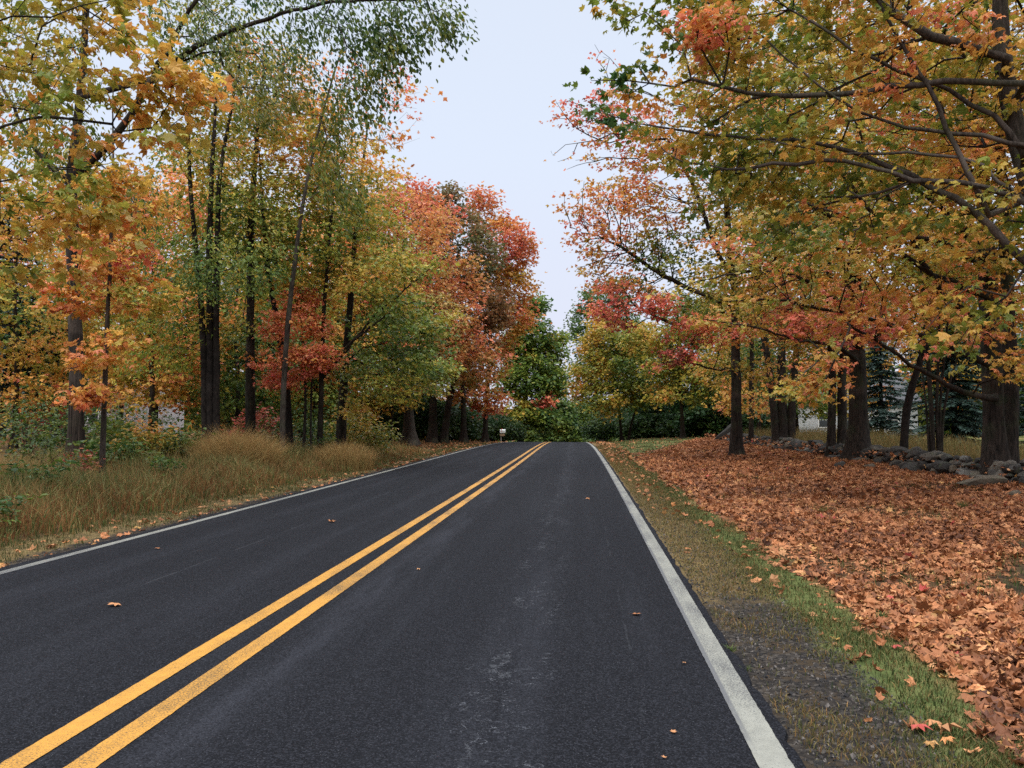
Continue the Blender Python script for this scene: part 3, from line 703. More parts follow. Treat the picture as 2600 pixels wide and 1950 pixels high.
# shaggy-barked tree with the long bough that hangs over the road
p1 = at(166, 965, 21.5)
z1 = gz(p1[0], p1[1])
fk = P4(152, 385, 21.5, .17)
grow_tree('elm_tree', 'shaggy-barked forked tree at left with small green leaves hanging out over the road', 'tree',
          [[(p1[0], p1[1], z1, .27), P4(166, 800, 21.5, .225), P4(158, 600, 21.5, .205), P4(152, 385, 21.5, .18), P4(168, 250, 21.5, .13), P4(182, 60, 21.5, .11), P4(195, -150, 21.5, .06)]],
          [lobe(880, 40, 18, .85, .21, 1.2), lobe(965, 45, 17.7, .45, .24, .5), lobe(720, 70, 18.5, 1.2, .22, rz=.9), lobe(780, 190, 18.3, .6, .23, .9, rz=.8), lobe(640, 170, 19, .7, .25, .9, rz=.8), lobe(715, 320, 19.5, .42, .25, 1.0, rz=1.2),
           lobe(520, 110, 19.5, 1.2, .25, rz=1.1), lobe(560, 220, 19.5, .7, .24, .8), lobe(760, 420, 19.8, .45, .27, .5, rz=.6), lobe(420, 60, 20, 1.2, .35), lobe(850, 110, 18, .5, .22, .7), lobe(640, -130, 19, 2.4, .23), lobe(900, -120, 18.5, 1.4, .23, 2.5), lobe(330, -150, 20, 2.2, .2), lobe(60, 100, 21, 1.6, .31, 2), lobe(110, 280, 21.5, 1.3, .33, 1.6), lobe(270, 420, 21, .9, .31, 1.0)],
          1600, OVAL, .115, 11, .16, 42, dens=1.45,
          limbs=[[fk, P4(205, 345, 21.2, 0.111), P4(260, 285, 20.8, 0.094), P4(330, 165, 20.4, 0.082), P4(400, 112, 20, 0.074), P4(470, 82, 19.7, 0.061), P4(560, 45, 19.3, 0.049), P4(680, 10, 18.9, 0.037), P4(790, -5, 18.5, 0.025), P4(890, 5, 18.1, 0.015)],
                 [P4(330, 170, 20.4, 0.074), P4(370, 90, 20.2, 0.061), P4(420, 10, 20, 0.049), P4(480, -90, 19.6, 0.033)],
                 [P4(150, 400, 21.5, 0.074), P4(80, 330, 21.6, 0.057), P4(10, 200, 21.6, 0.041), P4(-60, 60, 21.6, 0.025)]],
          bark=M_BARK_SHAG, huevar=.16, fork=.45, group=LT, flat=.8, droop=.9, hang=.45, brimu=.82, tip_r=.0045, jag=.12, zmin=4, sag=.1)

p2 = at(222, 985, 17.6)
grow_tree('sapling_tree', 'slender young maple in front of the shaggy trunk, orange leaves close to its thin stem', 'tree',
          [[(p2[0], p2[1], gz(*p2[:2]), .085), P4(228, 820, 17.6, .068), P4(236, 640, 17.6, .055), P4(246, 480, 17.7, .042), P4(248, 300, 17.8, .025), P4(250, 150, 17.8, .012)]],
          [lobe(205, 760, 17.2, .55, .53, rz=.35), lobe(270, 745, 17.2, .45, .53, rz=.35), lobe(190, 850, 16.9, .35, .53, .3, rz=.2), lobe(250, 560, 17.8, .9, .58, rz=.7), lobe(300, 640, 18, .8, .44, rz=.5), lobe(160, 640, 17.5, .7, .52, rz=.5), lobe(270, 420, 18, 1.0, .46, rz=.8), lobe(205, 860, 17.3, .25, .6, .2)],
          170, MAPLE, .15, 6, .16, 43, fork=.12, group='slender trees at the left roadside', flat=.4, tip_r=.004, bark=M_BARK_PALE, zmin=1.5)

p3 = at(450, 930, 26)
s3 = lambda dx, pts, r: [(p3[0]+dx, p3[1], gz(p3[0], p3[1]), r)] + [P4(a, b, 26, r*c) for a, b, c in pts]
grow_tree('linden_tree', 'three straight dark trunks rising close together at left, green leaves low on them', 'tree',
          [s3(-.08, [(440, 760, .92), (430, 600, .82), (408, 400, .6), (400, 150, .3)], .135), s3(.12, [(453, 760, .95), (450, 600, .85), (455, 420, .65), (470, 150, .3)], .15), s3(.3, [(465, 700, .9), (467, 560, .8), (470, 380, .6), (520, 120, .3)], .14)],
          [lobe(420, 570, 25, 1.7, .22, rz=1.1), lobe(500, 600, 25, 1.3, .23, 2.2, rz=.9), lobe(380, 650, 25.5, 1.3, .30, rz=.9), lobe(560, 540, 25.5, 1.2, .26, rz=.9), lobe(440, 420, 26, 2.0, .28), lobe(460, 250, 26.5, 2.4, .34), lobe(330, 470, 26, 1.6, .40), lobe(470, 80, 26.5, 2.4, .36), lobe(350, 780, 26.5, 1.4, .30, 1.4, rz=.8), lobe(380, 720, 26, 1.2, .26, 1.0, rz=.6)],
          520, OVAL, .125, 13, .26, 44, huevar=.12, fork=.2, group=LT, flat=.5, droop=.7, tip_r=.005, bark=M_TWIG, zmin=2)

p4 = at(541, 920, 28)
grow_tree('maple_tree', 'straight single trunk with a moss tinge between the triple trunks and the coral tree', 'tree',
          [[(p4[0], p4[1], gz(*p4[:2]), .215), P4(541, 780, 28, .19), P4(543, 620, 28, .165), P4(545, 450, 28, .13), P4(560, 280, 28, .08), P4(575, 120, 28, .04)]],
          [lobe(560, 440, 27.5, 2.0, .34), lobe(620, 350, 28, 2.2, .46), lobe(520, 330, 28, 2.2, .50), lobe(500, 700, 27, 1.2, .4, 1.3, rz=.7), lobe(600, 560, 28, 1.7, .26), lobe(570, 200, 28.5, 2.0, .48), lobe(640, 250, 29, 1.6, .60, 2.0)],
          440, MAPLE3, .155, 8, .25, 45, huevar=.14, fork=.4, group=LT, flat=.35, zmin=2, bark=M_BARK)

p6 = at(611, 960, 26.5)
grow_tree('slender_tree', 'slim pale trunk in a long lean to the right, twigs nearly bare against the sky', 'tree',
          [[(p6[0], p6[1], gz(*p6[:2]), .125), P4(612, 850, 26.5, .11), P4(622, 700, 26.5, .10), P4(640, 540, 26.5, .085), P4(660, 400, 26.6, .068), P4(690, 260, 26.7, .05), P4(730, 130, 26.8, .03), P4(760, 30, 26.8, .012)]],
          [lobe(800, 250, 27, 1.6, .6), lobe(850, 190, 27, 1.0, .66, 1.6), lobe(870, 280, 27, .8, .62, 1.2), lobe(720, 330, 27, 1.5, .46), lobe(760, 430, 27, 1.4, .52), lobe(700, 170, 27, 1.3, .62), lobe(640, 330, 27, 1.1, .45)],
          330, MAPLE3, .14, 5, .26, 46, huevar=.12, fork=.33, leafless=.72, tip_r=.0042, bark=M_BARK_PALE, twig=M_TWIG_PALE, group='slender trees at the left roadside', flat=.5, sag=1.2, zmin=4)

p7 = at(627, 955, 28.5)
grow_tree('dark_trunk_tree', 'short thick black trunk hard behind the slim leaning one', 'tree',
          [[(p7[0], p7[1], gz(*p7[:2]), .20), P4(622, 830, 28.5, .15), P4(600, 700, 28.6, .13), P4(580, 600, 28.7, .11), P4(570, 470, 28.8, .07), P4(560, 330, 29, .03)]],
          [lobe(600, 470, 29, 1.8, .3), lobe(540, 600, 29.5, 1.4, .38), lobe(660, 560, 29.5, 1.5, .36), lobe(600, 300, 29.5, 2.0, .44)],
          240, MAPLE3, .16, 8, .27, 47, fork=.4, bark=M_TWIG, group=LT, flat=.35, zmin=3)

p8 = at(690, 950, 28.5)
grow_tree('slender_tree', 'slim brown trunk forking low with one branch slanting far to the right', 'tree',
          [[(p8[0], p8[1], gz(*p8[:2]), .12), P4(694, 800, 28.5, .10), P4(698, 680, 28.5, .09), P4(708, 540, 28.5, .07), P4(722, 380, 28.5, .045), P4(735, 220, 28.5, .02)]],
          [lobe(720, 470, 28.5, 1.7, .36), lobe(760, 570, 28, 1.4, .40), lobe(830, 600, 27.5, 1.3, .30, rz=.8), lobe(880, 560, 27.5, 1.0, .42, rz=.6), lobe(740, 330, 28.5, 1.6, .52), lobe(680, 600, 28.5, 1.2, .36), lobe(850, 690, 27.5, 1.1, .18, rz=.7)],
          300, MAPLE3, .15, 8, .24, 48,
          limbs=[[P4(694, 820, 28.5, .055), P4(745, 760, 28.2, .048), P4(800, 690, 27.9, .04), P4(860, 640, 27.7, .03), P4(930, 580, 27.5, .018)],
                 [P4(696, 790, 28.5, .045), P4(760, 740, 28, .04), P4(840, 670, 27.8, .03), P4(900, 650, 27.6, .018)]],
          fork=.3, group='slender trees at the left roadside', flat=.35, zmin=2.4)

p9 = at(735, 945, 31)
grow_tree('maple_tree', 'dark trunk leaning slightly right at the end of the left roadside wood', 'tree',
          [[(p9[0], p9[1], gz(*p9[:2]), .23), P4(742, 830, 31, .19), P4(752, 700, 31, .16), P4(760, 560, 31, .13), P4(775, 400, 31, .08), P4(790, 270, 31, .04)]],
          [lobe(800, 540, 31, 1.8, .36), lobe(770, 420, 31, 2.2, .50), lobe(860, 700, 30.5, 2.0, .17, rz=1.2), lobe(800, 780, 30, 1.6, .28, rz=.8), lobe(900, 780, 30, 1.3, .30, rz=.8), lobe(930, 700, 30, 1.0, .36, rz=.7), lobe(850, 830, 29.5, 1.3, .40, rz=.6), lobe(740, 800, 30.5, .9, .46, .8), lobe(760, 880, 29.5, .6, .50, .6, rz=.5)],
          520, MAPLE3, .16, 8, .26, 49, huevar=.13, fork=.3, group=LT, flat=.35, zmin=1.2)

pr = at(655, 955, 28.2)
grow_tree('coral_maple', 'small coral red maple glowing among the dark trunks on the left', 'tree',
          [[(pr[0], pr[1], gz(*pr[:2]), .075), P4(660, 850, 28.2, .06), P4(655, 740, 28.2, .045), P4(650, 640, 28.2, .02)], [(pr[0]+.3, pr[1], gz(*pr[:2]), .05), P4(672, 840, 28.2, .04), P4(678, 720, 28.2, .02)]],
          [lobe(640, 700, 27.6, 1.15, .75, rz=.7), lobe(625, 780, 27.4, 1.2, .74, rz=.5), lobe(680, 770, 27.6, .9, .73, rz=.5), lobe(650, 650, 28.2, .7, .76, rz=.5), lobe(610, 820, 27.6, .7, .75, .6, rz=.3)],
          260, MAPLE3, .115, 12, .20, 50, huevar=.05, fork=.25, flat=.28, tip_r=.004, zmin=1.8)

pv = [at(842, 958, 46), at(812, 950, 47)]
for k, (p, lab, px) in enumerate(((pv[0], 'small lawn tree with a short dark stem and yellow-green leaves, right of its twin', 860), (pv[1], 'small lawn tree with a short dark stem left of its yellow-green twin', 800))):
    grow_tree('lawn_tree', lab, 'tree', [[(p[0], p[1], gz(*p[:2]), .14), P4(px-12, 850, p[1], .10), P4(px, 700, p[1], .06), P4(px, 600, p[1], .025)]],
              [lobe(px, 720, p[1]-.5, 1.9, .20+.1*k), lobe(px+60, 790, p[1]-1, 1.6, .28, rz=1.0), lobe(px-40, 800, p[1]-1, 1.6, .36, rz=.9), lobe(px+95, 800, p[1]-1, .8, .38, 1.2, rz=.5), lobe(px+10, 860, p[1]-.8, 1.2, .42, .9, rz=.5), lobe(px-10, 640, p[1], 1.6, .3), lobe(px+20, 730, p[1]-1.5, .7, .78, .5, rz=.5)],
              300, MAPLE3, .18, 8, .30, 60+k, huevar=.12, fork=.25, group='pair of small lawn trees on the left', flat=.35, zmin=2.0)
pt = at(886, 955, 50)
grow_tree('maple_tree', 'single thick grey trunk flaring at its foot on the leaf-strewn left lawn', 'tree',
          [[(pt[0], pt[1], gz(*pt[:2]), .44), P4(884, 880, 50, .34), P4(880, 760, 50, .27), P4(875, 600, 50, .15), P4(870, 470, 50, .07)]],
          [lobe(870, 600, 50, 3.0, .60), lobe(820, 480, 50, 2.8, .64), lobe(930, 700, 49, 2.6, .52), lobe(900, 820, 48.5, 1.6, .34, rz=.8), lobe(950, 830, 48, .9, .36, .9, rz=.4), lobe(900, 500, 50, 2.6, .64), lobe(830, 700, 49.5, 2.2, .24)],
          430, MAPLE3, .20, 8, .34, 62, huevar=.16, lmat=M_RUST, fork=.22, bark=M_BARK_PALE, flat=.4, zmin=2.6, flare=1.4)

# the great red and brown maples beyond the left lawn
BR = 'big red and brown maples past the left lawn'
def far_tree(name, label, bx, by, Y, r0, lobes, n, seed, hv=.12, lm=M_LEAF, size=.30, per=9, spread=.42, group=None, fork=.18, tpl=CLUMP, zmin=None, flat=.6, ex=None, leafless=0.0, brimu=.9):
    p = at(bx, by, Y)
    zt = max(l[2]+l[5]*.6 for l in lobes); zt = gz(p[0], p[1]) + .66*(zt-gz(p[0], p[1]))
    zg = gz(p[0], p[1])
    tx = np.mean([l[0] for l in lobes])
    st = [[(p[0], p[1], zg, r0), (p[0]+.1*(tx-p[0]), p[1], zg+.2*(zt-zg), r0*.8), (p[0]+.4*(tx-p[0]), p[1], zg+.6*(zt-zg), r0*.5), (p[0]+.7*(tx-p[0]), p[1], zt, r0*.12)]]
    for dx in (ex or []):
        st.append([(p[0]+dx, p[1]+.2, zg, r0*.8), (p[0]+dx*1.6, p[1]+.2, zg+.25*(zt-zg), r0*.65), (p[0]+dx*4, p[1], zg+.7*(zt-zg), r0*.2)])
    return grow_tree(name, label, 'tree', st, lobes, n, tpl, size, per, spread, seed, huevar=hv, lmat=lm, group=group, fork=fork, flat=flat, tip_r=.012, droop=.3, zmin=zmin, limb_min=.05, max_limb=5, leafless=leafless, dens=3.2, brimu=brimu)
far_tree('maple_tree', 'broad brown and orange maple rising beyond the left lawn, its top tinged pink', 935, 940, 58, .4,
         [lobe(880, 500, 57, 3.6, .60), lobe(900, 455, 58, 2.8, .70), lobe(830, 465, 57, 2.4, .66), lobe(800, 560, 57, 2.8, .56), lobe(940, 600, 56, 3.0, .62), lobe(900, 700, 56, 3.0, .50), lobe(970, 760, 55.5, 2.4, .62), lobe(1000, 680, 56, 2.2, .66), lobe(905, 410, 58, 1.3, .76, 1.2), lobe(940, 800, 55, 2.0, .60), lobe(990, 830, 57, 1.8, .64), lobe(1020, 770, 57, 2.0, .60)],
         560, 70, .19, M_RUST, group=BR, ex=[.7], zmin=3.2, size=.27, leafless=.08)
far_tree('oak_tree', 'dull olive brown oak between the orange and the red maple on the left', 1002, 938, 64, .32,
         [lobe(965, 470, 64, 2.8, .45), lobe(1000, 560, 63, 3.2, .40), lobe(950, 600, 62.5, 2.8, .5), lobe(1030, 660, 62, 2.6, .6), lobe(1010, 760, 61.5, 2.2, .7), lobe(960, 430, 64, 1.3, .69, 1.2)],
         430, 71, .14, M_OAK, .30, group=BR, zmin=4)
far_tree('maple_tree', 'vivid red maple with a tall narrow top beside the sky gap on the left', 1047, 940, 70, .3,
         [lobe(1085, 530, 69, 2.6, .75), lobe(1042, 448, 70, 1.25, .72, 3.0, rz=2.6), lobe(1125, 545, 69, 1.2, .77, 1.6), lobe(1100, 620, 69, 2.3, .64), lobe(1050, 600, 69.5, 2.4, .62), lobe(1120, 680, 68.5, 1.4, .73, 2.0), lobe(1080, 700, 68, 2.3, .68), lobe(1045, 780, 67, 2.2, .66), lobe(1050, 860, 66, 1.5, .74, 2.4), lobe(1010, 840, 66, 1.5, .64), lobe(1080, 480, 69.5, 1.2, .68, 1.0)],
         560, 72, .09, group=BR, zmin=2.2, size=.28)
far_tree('linden_tree', 'dark green tree with tan leaf edges left of the road where it drops away', 1125, 945, 92, .35,
         [lobe(1140, 720, 92, 2.4, .20), lobe(1170, 780, 92, 2.6, .25), lobe(1130, 820, 91, 3.0, .17), lobe(1185, 830, 92, 2.2, .26), lobe(1120, 750, 92, 2.2, .2), lobe(1150, 660, 93, 1.5, .2), lobe(1195, 740, 92.5, 1.5, .42, 1.6), lobe(1175, 870, 90, 1.0, .88, .55, rz=.8), lobe(1120, 890, 89, 1.8, .30, 1.4), lobe(1160, 900, 90, 2, .15, rz=1.2)],
         520, 73, .12, size=.38, spread=.5, zmin=-.5, per=12, brimu=1.1)

# right side, beyond the crest
far_tree('maple_tree', 'yellow-green tree with slim twin stems on the right just before the crest', 1343, 945, 80, .2,
         [lobe(1310, 740, 80, 2.4, .40), lobe(1280, 800, 80, 2.2, .45), lobe(1340, 800, 79, 2.6, .28), lobe(1380, 840, 79, 2.2, .24), lobe(1260, 840, 80, 1.5, .46), lobe(1310, 860, 78, 2.0, .36), lobe(1370, 750, 80, 2.2, .34), lobe(1300, 690, 81, 1.5, .5, 1.4)],
         470, 74, .13, size=.30, ex=[.6], zmin=1.2)
far_tree('locust_tree', 'feathery blue-green tree top showing beside the sky gap on the right', 1300, 950, 118, .4,
         [lobe(1275, 680, 118, 2.6, .13), lobe(1265, 730, 118, 2.4, .16), lobe(1310, 650, 118, 3.2, .15), lobe(1330, 720, 118, 4.0, .16), lobe(1300, 800, 118, 4.0, .18)],
         330, 75, .05, size=.4, spread=.6)
far_tree('maple_tree', 'tan and orange speckled tree with a slanting dark bough right of the yellow-green one', 1475, 945, 72, .25,
         [lobe(1450, 760, 72, 2.6, .36), lobe(1480, 830, 71, 2.0, .46), lobe(1420, 800, 71.5, 2.0, .30), lobe(1530, 800, 71, 2.6, .34), lobe(1400, 720, 73, 2.2, .4), lobe(1500, 700, 72, 3.0, .26), lobe(1440, 860, 70, 1.3, .44, rz=.7)],
         400, 76, .15, size=.28, zmin=1.0)
DG = 'dark green trees behind the right lawn'
dk = far_tree('dark_tree', 'dark green tree with twin trunks behind the far end of the stone wall', 1533, 940, 86, .4,
              [lobe(1540, 800, 86, 3.4, .04), lobe(1490, 840, 85, 2.8, .05), lobe(1580, 850, 85, 3.0, .08), lobe(1540, 700, 86, 3.4, .1), lobe(1500, 900, 84, 2.0, .02), lobe(1570, 910, 84, 1.8, .06)],
              380, 77, .06, size=.34, spread=.5, ex=[.9], group=DG, zmin=.3, brimu=.65)
def place(src, x, y, label, rot, sc, group=None):
    return clone(src, (x, y, gz(x, y)-.05), label, rot, sc, group)
def atx(px, Y): return float(at(px, 900, Y)[0])
place(dk, atx(1420, 92), 92, 'low dark tree filling the shade left of the twin dark trunks', 2.1, .8, DG)
place(dk, atx(1650, 95), 95, 'dark green tree seen through the maples right of the twin dark trunks', 4.0, 1.05, DG)
place(dk, atx(1370, 104), 104, 'dark green tree behind the yellow-green one at the crest', 1.2, .85, DG)
place(dk, atx(1840, 100), 100, 'dark green tree rising behind the white house on the right', 5.2, 1.3, DG)
place(dk, atx(2080, 90), 90, 'dark green tree behind the blue-green spruce on the right', .6, 1.25, DG)
place(dk, atx(2330, 80), 80, 'dark green tree beyond the right lawn outside the maples', 3.1, 1.2, DG)

# ------------------------------------------------------------------ trees filling the wood on the left
FW = 'trees deeper in the left wood'
pa = at(330, 940, 36)
def local_lobes(x, y, z0, spec): return [(x+a, y+b, z0+c, r, r, rz, w, h) for a, b, c, r, rz, w, h in spec]
def wood_tree(name, label, x, y, spec, n, seed, r0=.16, hv=.15, size=.2, group=FW, lm=M_LEAF, per=9, spread=.34, bark=M_BARK, zmin=None, h=None):
    z = gz(x, y); h = h or max(s[2]+s[4] for s in spec)*.68
    st = [[(x, y, z, r0), (x+.1, y, z+h*.3, r0*.8), (x-.15, y+.1, z+h*.65, r0*.5), (x, y, z+h, r0*.12)]]
    return grow_tree(name, label, 'tree', st, local_lobes(x, y, z, spec), n, MAPLE3, size, per, spread, seed, huevar=hv, group=group, fork=.15, flat=.35, lmat=lm, bark=bark, zmin=zmin if zmin is not None else z+1.0, tip_r=.008, limb_min=.04, max_limb=4, dens=1.9)
fa = wood_tree('maple_tree', 'orange understorey maple behind the slender sapling on the left', -17.5, 33, [(0, 0, 3.2, 2.6, 1.5, 5, .60), (1, 0, 5.5, 2.6, 2, 5, .5), (-1.2, 0, 7.5, 2.6, 2, 5, .56), (.4, 0, 9.8, 2.2, 1.8, 3, .66)], 420, 80)
fb = wood_tree('linden_tree', 'green understorey tree left of the three dark trunks', -15.2, 36, [(0, 0, 2.6, 2.4, 1.5, 5, .22), (.8, 0, 5, 2.8, 2, 6, .2), (-1, 0, 7.5, 2.6, 2, 5, .28), (0, 0, 10, 2.4, 2, 3, .34)], 430, 81)
fc = wood_tree('maple_tree', 'golden understorey tree at the left edge of the wood', -24, 34, [(0, 0, 3, 2.6, 1.8, 5, .46), (.8, 0, 6, 3, 2.2, 6, .4), (-.6, 0, 9, 2.8, 2.4, 5, .5), (0, 0, 12, 2.4, 2, 3, .52)], 450, 82)
fill = [(fa, -21.5, 41, 'orange maple among the trunks behind the shaggy tree', 1.3, 1.15), (fb, -19.4, 45, 'green tree showing between the shaggy trunk and the triple trunks', 2.6, 1.2), (fc, -16.0, 47, 'golden tree behind the triple dark trunks', 4.0, 1.15),
        (fa, -13.6, 42, 'orange tree behind the moss-tinged trunk', 5.1, 1.0), (fb, -13.0, 40, 'green tree behind the coral maple', .8, .85), (fc, -12.4, 45, 'golden tree behind the slim forking trunk', 2.0, 1.0),
        (fb, -28.0, 43, 'green tree at the far left edge', 3.6, 1.25), (fa, -30.5, 48, 'orange tree at the far left edge, behind the green one', .4, 1.35), (fc, -24.5, 54, 'tall golden tree far back behind the shaggy trunk', 1.7, 1.45),
        (fb, -20.5, 57, 'tall green tree far back behind the triple trunks', 5.6, 1.35), (fa, -16.5, 60, 'tall orange tree far back beyond the coral maple', 3.0, 1.4), (fb, -14.2, 66, 'tall green tree beyond the small lawn trees', 4.4, 1.3), (fc, -15.6, 74, 'golden tree behind the flaring lawn trunk', 1.1, 1.3),
        (fb, -13.6, 84, 'green tree behind the mailbox hedge', 2.2, 1.2), (fc, -34, 60, 'golden tree at the far left behind the red barn', 2.9, 1.4)]
for src, x, y, lab, rot, sc in fill: place(src, x, y, lab, rot, sc, FW)
# right hand backdrop past the wall
FR = 'trees past the lawn on the right'
rfill = [(fc, 20.0, 68, 'golden tree past the wall behind the stoutest maple', .5, 1.35), (fb, 14.0, 58, 'green tree past the wall behind the three-stemmed maple', 1.9, 1.2), (fa, 27.5, 66, 'orange tree past the wall behind the crooked black trunk', 3.3, 1.3),
         (fb, 31.5, 72, 'tall green tree behind the spruce', 4.9, 1.5), (fc, 36.0, 62, 'tall golden tree at the right edge past the lawn', 2.4, 1.4), (fa, 13.5, 68, 'orange tree past the wall, far behind the lone grey trunk', 5.5, 1.2)]
for src, x, y, lab, rot, sc in rfill: place(src, x, y, lab, rot, sc, FR)

# ------------------------------------------------------------------ conifers
def spruce(name, label, x, y, h, rbase, seed, hue=.5, group=None, zlow=.3):
    global rng
    keep, rng = rng, np.random.default_rng(seed)
    z = gz(x, y); root = thing(name, label, 'conifer', (x, y, z), group)
    tg = Geo(); tube(tg, [(0, 0, -.2), (0, 0, h*.5), (.05, 0, h)], [.16, .1, .02], 8)
    cr = Geo(); zz = zlow
    while zz < h*.98:
        R = rbase*(1-(zz-zlow)/(h-zlow))**.8+.1; nb = 8 if R > .8 else 5
        for k in range(nb):
            a = rng.uniform(0, 6.28); L = R*rng.uniform(.75, 1.12)
            t = np.linspace(0, 1, 7)
            P = np.stack([np.cos(a)*L*t, np.sin(a)*L*t, zz + L*(.12*t - .55*t**2 + .28*t**3) + rng.normal(0, .05)], 1)
            tube(cr, P, np.linspace(.022, .004, 7), 3, 1)
            m = int(34*L+6); u = rng.random(m)**.7
            Q = np.stack([np.interp(u, t, P[:, c]) for c in range(3)], 1)
            s = rng.choice([-1, 1], m); sd = np.array([-math.sin(a), math.cos(a), 0])
            tip = np.array([math.cos(a), math.sin(a), -.25])*.8 + s[:, None]*sd*1.0 + rng.normal(0, .25, (m, 3)) - np.array([0, 0, .15])
            add_leaves(cr, NEEDLES, Q, rng.uniform(.22, .5, m)*(1.1-.5*u), tip, np.array([0, 0, 1.]) + rng.normal(0, .35, (m, 3)), np.clip(hue+rng.normal(0, .2, m), 0, 1), np.clip(rng.normal(1, .2, m), .5, 1.5), 0)
        zz += .30 if R > .6 else .22
    link('trunk', tg.mesh('trunk', [M_TWIG]), root); link('crown', cr.mesh('crown', [M_NEEDLE, M_TWIG]), root)
    rng = keep
    return root
ps = at(2062, 960, 46)
spruce('spruce_tree', 'dense blue-green spruce sweeping to the ground on the right lawn', ps[0], ps[1], 11, 3.4, 90, .55)
ps = at(1905, 960, 52)
spruce('spruce_tree', 'smaller grey spruce left of the dense one on the right lawn', ps[0], ps[1], 7.5, 2.2, 91, .75)
ps = at(5, 960, 41)
spruce('spruce_tree', 'grey-blue spruce at the far left edge behind the golden tree', ps[0], ps[1], 13, 3.0, 92, .95, zlow=2.5)
ps = at(2290, 960, 40)
spruce('spruce_tree', 'dark spruce past the wall at the far right edge', ps[0], ps[1], 9, 2.6, 93, .3)

# ------------------------------------------------------------------ shrubs
def shrub(name, label, x, y, spec, n, seed, lm=M_LEAF, leaf=OVAL, size=.10, per=10, spread=.16, hv=.08, group=None, stems=4, r0=.02, cat='shrub', hang=0, leafless=0, brimu=.62):
    z = gz(x, y)
    rs = np.random.default_rng(seed); st = []
    H = max(s[2] for s in spec)
    for k in range(stems):
        a = rs.uniform(0, 6.28); q = rs.uniform(.1, .35)
        st.append([(x+.06*math.cos(a), y+.06*math.sin(a), z, r0), (x+q*math.cos(a)*.5, y+q*math.sin(a)*.5, z+H*.4, r0*.7), (x+q*math.cos(a), y+q*math.sin(a), z+H*.8, r0*.3)])
    o = grow_tree(name, label, cat, st, local_lobes(x, y, z, spec), n, leaf, size, per, spread, seed, huevar=hv, group=group, fork=.15, flat=.6, lmat=lm, bark=M_TWIG, zmin=z+.15, tip_r=.003, limb_min=9, brimu=brimu, droop=.25, hang=hang, leafless=leafless)
    return o
pp = at(392, 925, 23)
shrub('leafy_shrub', 'bright green leafy shrub in front of the triple trunks on the left', pp[0], pp[1], [(0, 0, .9, .55, .45, 3, .14), (.35, 0, .6, .4, .3, 2, .16), (-.35, 0, .55, .4, .3, 2, .13)], 90, 100, size=.13, leaf=OVAL)
pp = at(310, 935, 22)
shrub('sumac_bush', 'small sumac with reddish drooping leaflets on the left', pp[0], pp[1], [(0, 0, 1.1, .6, .4, 3, .62), (.3, 0, .8, .5, .3, 2, .45), (-.4, 0, .7, .45, .3, 2, .74)], 60, 101, size=.12, hv=.2)
pp = at(190, 965, 18.6)
shrub('climbing_vine', 'green vine leaves tangled round the foot of the shaggy trunk', pp[0], pp[1]+1.2, [(0, 0, 1.0, .45, .7, 3, .2), (.5, 0, .5, .5, .3, 2, .24), (-.5, 0, .5, .5, .3, 2, .18)], 80, 102, size=.13, leaf=OVAL, cat='vine')
pp = at(110, 985, 17.0)
sh = shrub('weedy_shrub', 'tangle of brown and green weed stems left of the shaggy trunk', pp[0], pp[1], [(0, 0, .8, .6, .5, 3, .3), (.5, 0, .5, .5, .3, 2, .95), (-.6, 0, .6, .6, .4, 2, .2)], 110, 103, size=.09, hv=.25, leafless=.6, stems=9)
pp = at(60, 945, 25)
shrub('thicket_shrub', 'grey twiggy thicket at the left edge in front of the barn', pp[0], pp[1], [(0, 0, 1.4, 1.3, 1.0, 3, .14), (1.2, 0, 1.1, 1.0, .8, 2, .22), (-1.2, 0, 1.2, 1, .9, 2, .12)], 200, 104, size=.10, hv=.18, leafless=.72, stems=10, per=8, spread=.22)
pp = at(560, 925, 31)
shrub('brown_shrub', 'brown withered shrub between the triple trunks and the mossy trunk', pp[0], pp[1], [(0, 0, 1.2, .8, .8, 3, .97), (-.6, 0, .8, .6, .5, 2, .93)], 110, 105, lm=M_LEAF, size=.13, hv=.06)
pp = at(770, 930, 33)
yb = shrub('yellow_shrub', 'yellowing shrub at the foot of the leaning dark trunk', pp[0], pp[1], [(0, 0, 1.2, .9, .7, 3, .4), (.8, 0, .9, .8, .6, 2, .26), (-.7, 0, .8, .6, .5, 2, .46)], 150, 106, size=.13, hv=.14, spread=.22)
UW = 'underbrush below the left wood'
ub = shrub('underbrush_shrub', 'green and orange underbrush between the shaggy trunk and the triple trunks', -14.6, 27.5, [(0, 0, 1.0, 1.1, .7, 3, .2), (1.2, 0, .7, .9, .5, 2, .42), (-1.2, 0, .8, 1.0, .6, 2, .15)], 130, 108, per=5, size=.12, hv=.22, leaf=MAPLE3, spread=.22, group=UW, stems=7)
for x, y, lab, rt, sc_ in ((-17.6, 28.5, 'underbrush behind the shaggy trunk on the left', 1.3, 1.2), (-11.8, 30.5, 'underbrush around the feet of the mossy trunk', 2.5, .9), (-10.6, 31.5, 'underbrush behind the coral maple', 4.4, .9), (-20.5, 31, 'underbrush in front of the red barn', 3.4, 1.3), (-16.2, 38, 'underbrush in the shade far behind the triple trunks', 5.3, 1.4), (-12.6, 37, 'underbrush behind the slim forking trunk', .5, 1.3)):
    clone(ub, (x, y, gz(x, y)-.03), lab, rt, sc_, UW)
WV = 'broadleaf weeds in the tall grass'
wd = shrub('weed_plant', 'green broadleaf weed at the near left corner of the tall grass', -7.75, 10.6, [(0, 0, .32, .30, .2, 3, .14), (.2, 0, .25, .25, .15, 2, .2)], 40, 109, size=.07, per=7, spread=.07, hv=.1, group=WV, r0=.008, cat='weed', brimu=.8)
